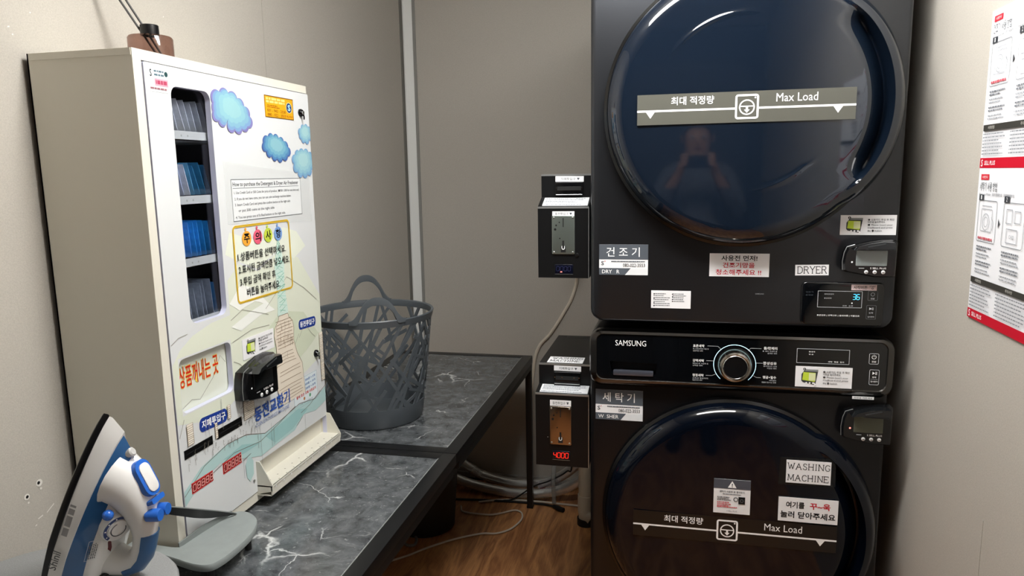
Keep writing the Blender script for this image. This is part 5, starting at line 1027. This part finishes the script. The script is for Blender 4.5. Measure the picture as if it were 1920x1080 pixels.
# ------------------------------------------------------------------ the photographer, seen only as a faint reflection in the dryer door
SKIN = mat('skin', 'c79a80', .5, spec=.35); SHIRT = mat('grey_shirt', '6c6f76', .85, noise=.25, nscale=40); TROUS = mat('dark_trousers', '1d1f26', .85); HAIR = mat('black_hair', '0c0a09', .5)
def skinned(chains, levels=2):
    """grow one continuous surface over connected joints: chains of (point, radius), joined where points coincide"""
    vs = []; es = []; rs = []; idx = {}
    def vid(p, r):
        k = tuple(round(x, 4) for x in p)
        if k not in idx: idx[k] = len(vs); vs.append(Vector(p)); rs.append(r)
        return idx[k]
    for ch in chains:
        ids = [vid(p, r) for p, r in ch]; es += [(a, b_) for a, b_ in zip(ids, ids[1:])]
    me = bpy.data.meshes.new('grow'); me.from_pydata(vs, es, []); o = bpy.data.objects.new('grow', me); COL.objects.link(o)
    sk_ = o.modifiers.new('skin', 'SKIN'); sk_.use_smooth_shade = True
    if not me.skin_vertices: me.attributes  # layer is made by the modifier
    for i, sv in enumerate(me.skin_vertices[0].data): sv.radius = (rs[i], rs[i]); sv.use_root = (i == 0)
    sb = o.modifiers.new('sub', 'SUBSURF'); sb.levels = levels; sb.render_levels = levels
    dg = bpy.context.evaluated_depsgraph_get(); e = o.evaluated_get(dg); m2 = e.to_mesh()
    V = [v.co.copy() for v in m2.vertices]; Fc = [list(p.vertices) for p in m2.polygons]; Nn = [v.normal.copy() for v in m2.vertices]
    e.to_mesh_clear(); bpy.data.objects.remove(o); bpy.data.meshes.remove(me)
    return V, Fc, Nn
PY = -.40
pel = ((0, PY-.02, .93), .125); sp1 = ((0, PY-.02, 1.06), .118); ch = ((0, PY-.01, 1.22), .135); up_ = ((0, PY, 1.32), .105); nk = ((0, PY+.012, 1.405), .050); hd0 = ((0, PY+.03, 1.465), .072); hd1 = ((0, PY+.03, 1.535), .086); hd2 = ((0, PY+.015, 1.590), .066)
chains = [[pel, sp1, ch, up_, nk, hd0, hd1, hd2]]
for s in (-1, 1):
    sh = ((s*.165, PY, 1.325), .060); el = ((s*.235, PY+.10, 1.105), .041); fa_ = ((s*.165, PY+.235, 1.22), .036); wr = ((s*.095, -.085, 1.335), .025); pa = ((s*.082, -.045, 1.372), .023); kn = ((s*.079, -.028, 1.395), .021)
    chains += [[up_, sh, el, fa_, wr, pa, kn]]
    hip = ((s*.095, PY-.02, .86), .098); knee = ((s*.10, PY, .47), .062); ank = ((s*.10, PY-.03, .085), .042); toe = ((s*.115, PY+.10, .038), .036)
    chains += [[pel, hip, knee, ank, toe]]
V, Fc, Nn = skinned(chains)
PX = .065
ph_ = thing('person', (PX, PY, 0), 'person in a grey shirt and dark trousers photographing the machines, reflected in the dryer door', 'person')
b = MB(); b.add([v+Vector((PX, 0, 0)) for v in V], Fc, SKIN, True)
# face
for s in (-1, 1):
    b.sph((PX+s*.030, PY+.108, 1.532), .011, mat('eye_white', 'e8e6e2', .3)); b.sph((PX+s*.030, PY+.116, 1.532), .006, DARK); b.sph((PX+s*.086, PY+.03, 1.525), .020, SKIN, (.35, .7, 1.2))
b.sph((PX, PY+.118, 1.508), .015, SKIN, (.75, 1., 1.3)); b.sph((PX, PY+.100, 1.470), .018, mat('lips', '9c5f56', .5), (1.2, .5, .35))
link('body', b, ph_)
SH = Vector((PX, 0, 0))
def garment(test, off, m, name):
    keep = [f for f in Fc if all(test(V[i]) for i in f)]; used = sorted({i for f in keep for i in f}); mp_ = {i: k for k, i in enumerate(used)}
    b = MB(); b.add([V[i]+Nn[i]*off+SH for i in used], [[mp_[i] for i in f] for f in keep], m, True); link(name, b, ph_)
garment(lambda v: .90 < v.z < 1.42 and not (v.z > 1.27 and v.y > -.115) and not (v.z > 1.385 and abs(v.x) < .06), .009, SHIRT, 'shirt')
garment(lambda v: .07 < v.z < .97 and v.y < -.2, .007, TROUS, 'trousers')
garment(lambda v: v.z < .105, .006, mat('dark_shoe', '141415', .6), 'shoes')
garment(lambda v: v.z > 1.50 and (v.y < PY+.06 or v.z > 1.585), .012, HAIR, 'hair')
for s in (-1, 1):                                        # fingers round the phone's short edges, thumbs on the near face
    for k, (z0, ln) in enumerate(((1.430, .052), (1.413, .058), (1.396, .055), (1.380, .046))):
        c_ = [((s*.080, -.032, z0-.012), .0095), ((s*.0805, -.014, z0), .0085), ((s*.074, -.004-.002*k, z0+.004), .0080), ((s*(.078-ln*.55), -.0065, z0+.008), .0070)]
        V2, F2, _n = skinned([c_], 1); b = MB(); b.add([v+SH for v in V2], F2, SKIN, True); link('finger', b, ph_)
    V2, F2, _n = skinned([[((s*.086, -.050, 1.378), .0110), ((s*.066, -.040, 1.388), .0095), ((s*.046, -.028, 1.398), .0085)]], 1); b = MB(); b.add([v+SH for v in V2], F2, SKIN, True); link('thumb', b, ph_)
tel = thing('mobile_phone', (PX, -.019, 1.40), 'dark mobile phone held level in both hands by the person taking the photograph', 'phone')
b = MB(); rslab(b, Frame((PX, -.016, 1.40), (-1, 0, 0), (0, 0, 1)), -.073, -.034, .073, .034, .008, -.007, 0, .002, mat('phone_back', '202226', .25)); link('phone_case', b, tel)
b = MB(); f7 = Frame((PX, -.0159, 1.40), (-1, 0, 0), (0, 0, 1))
for y in (-.020, 0., .020): b.lathe([(.006, 0), (.006, .0015), (.0001, .0016)], f7.at(.063, y), mat('lens_black', '050507', .05), 16)
link('camera_lens', b, tel)
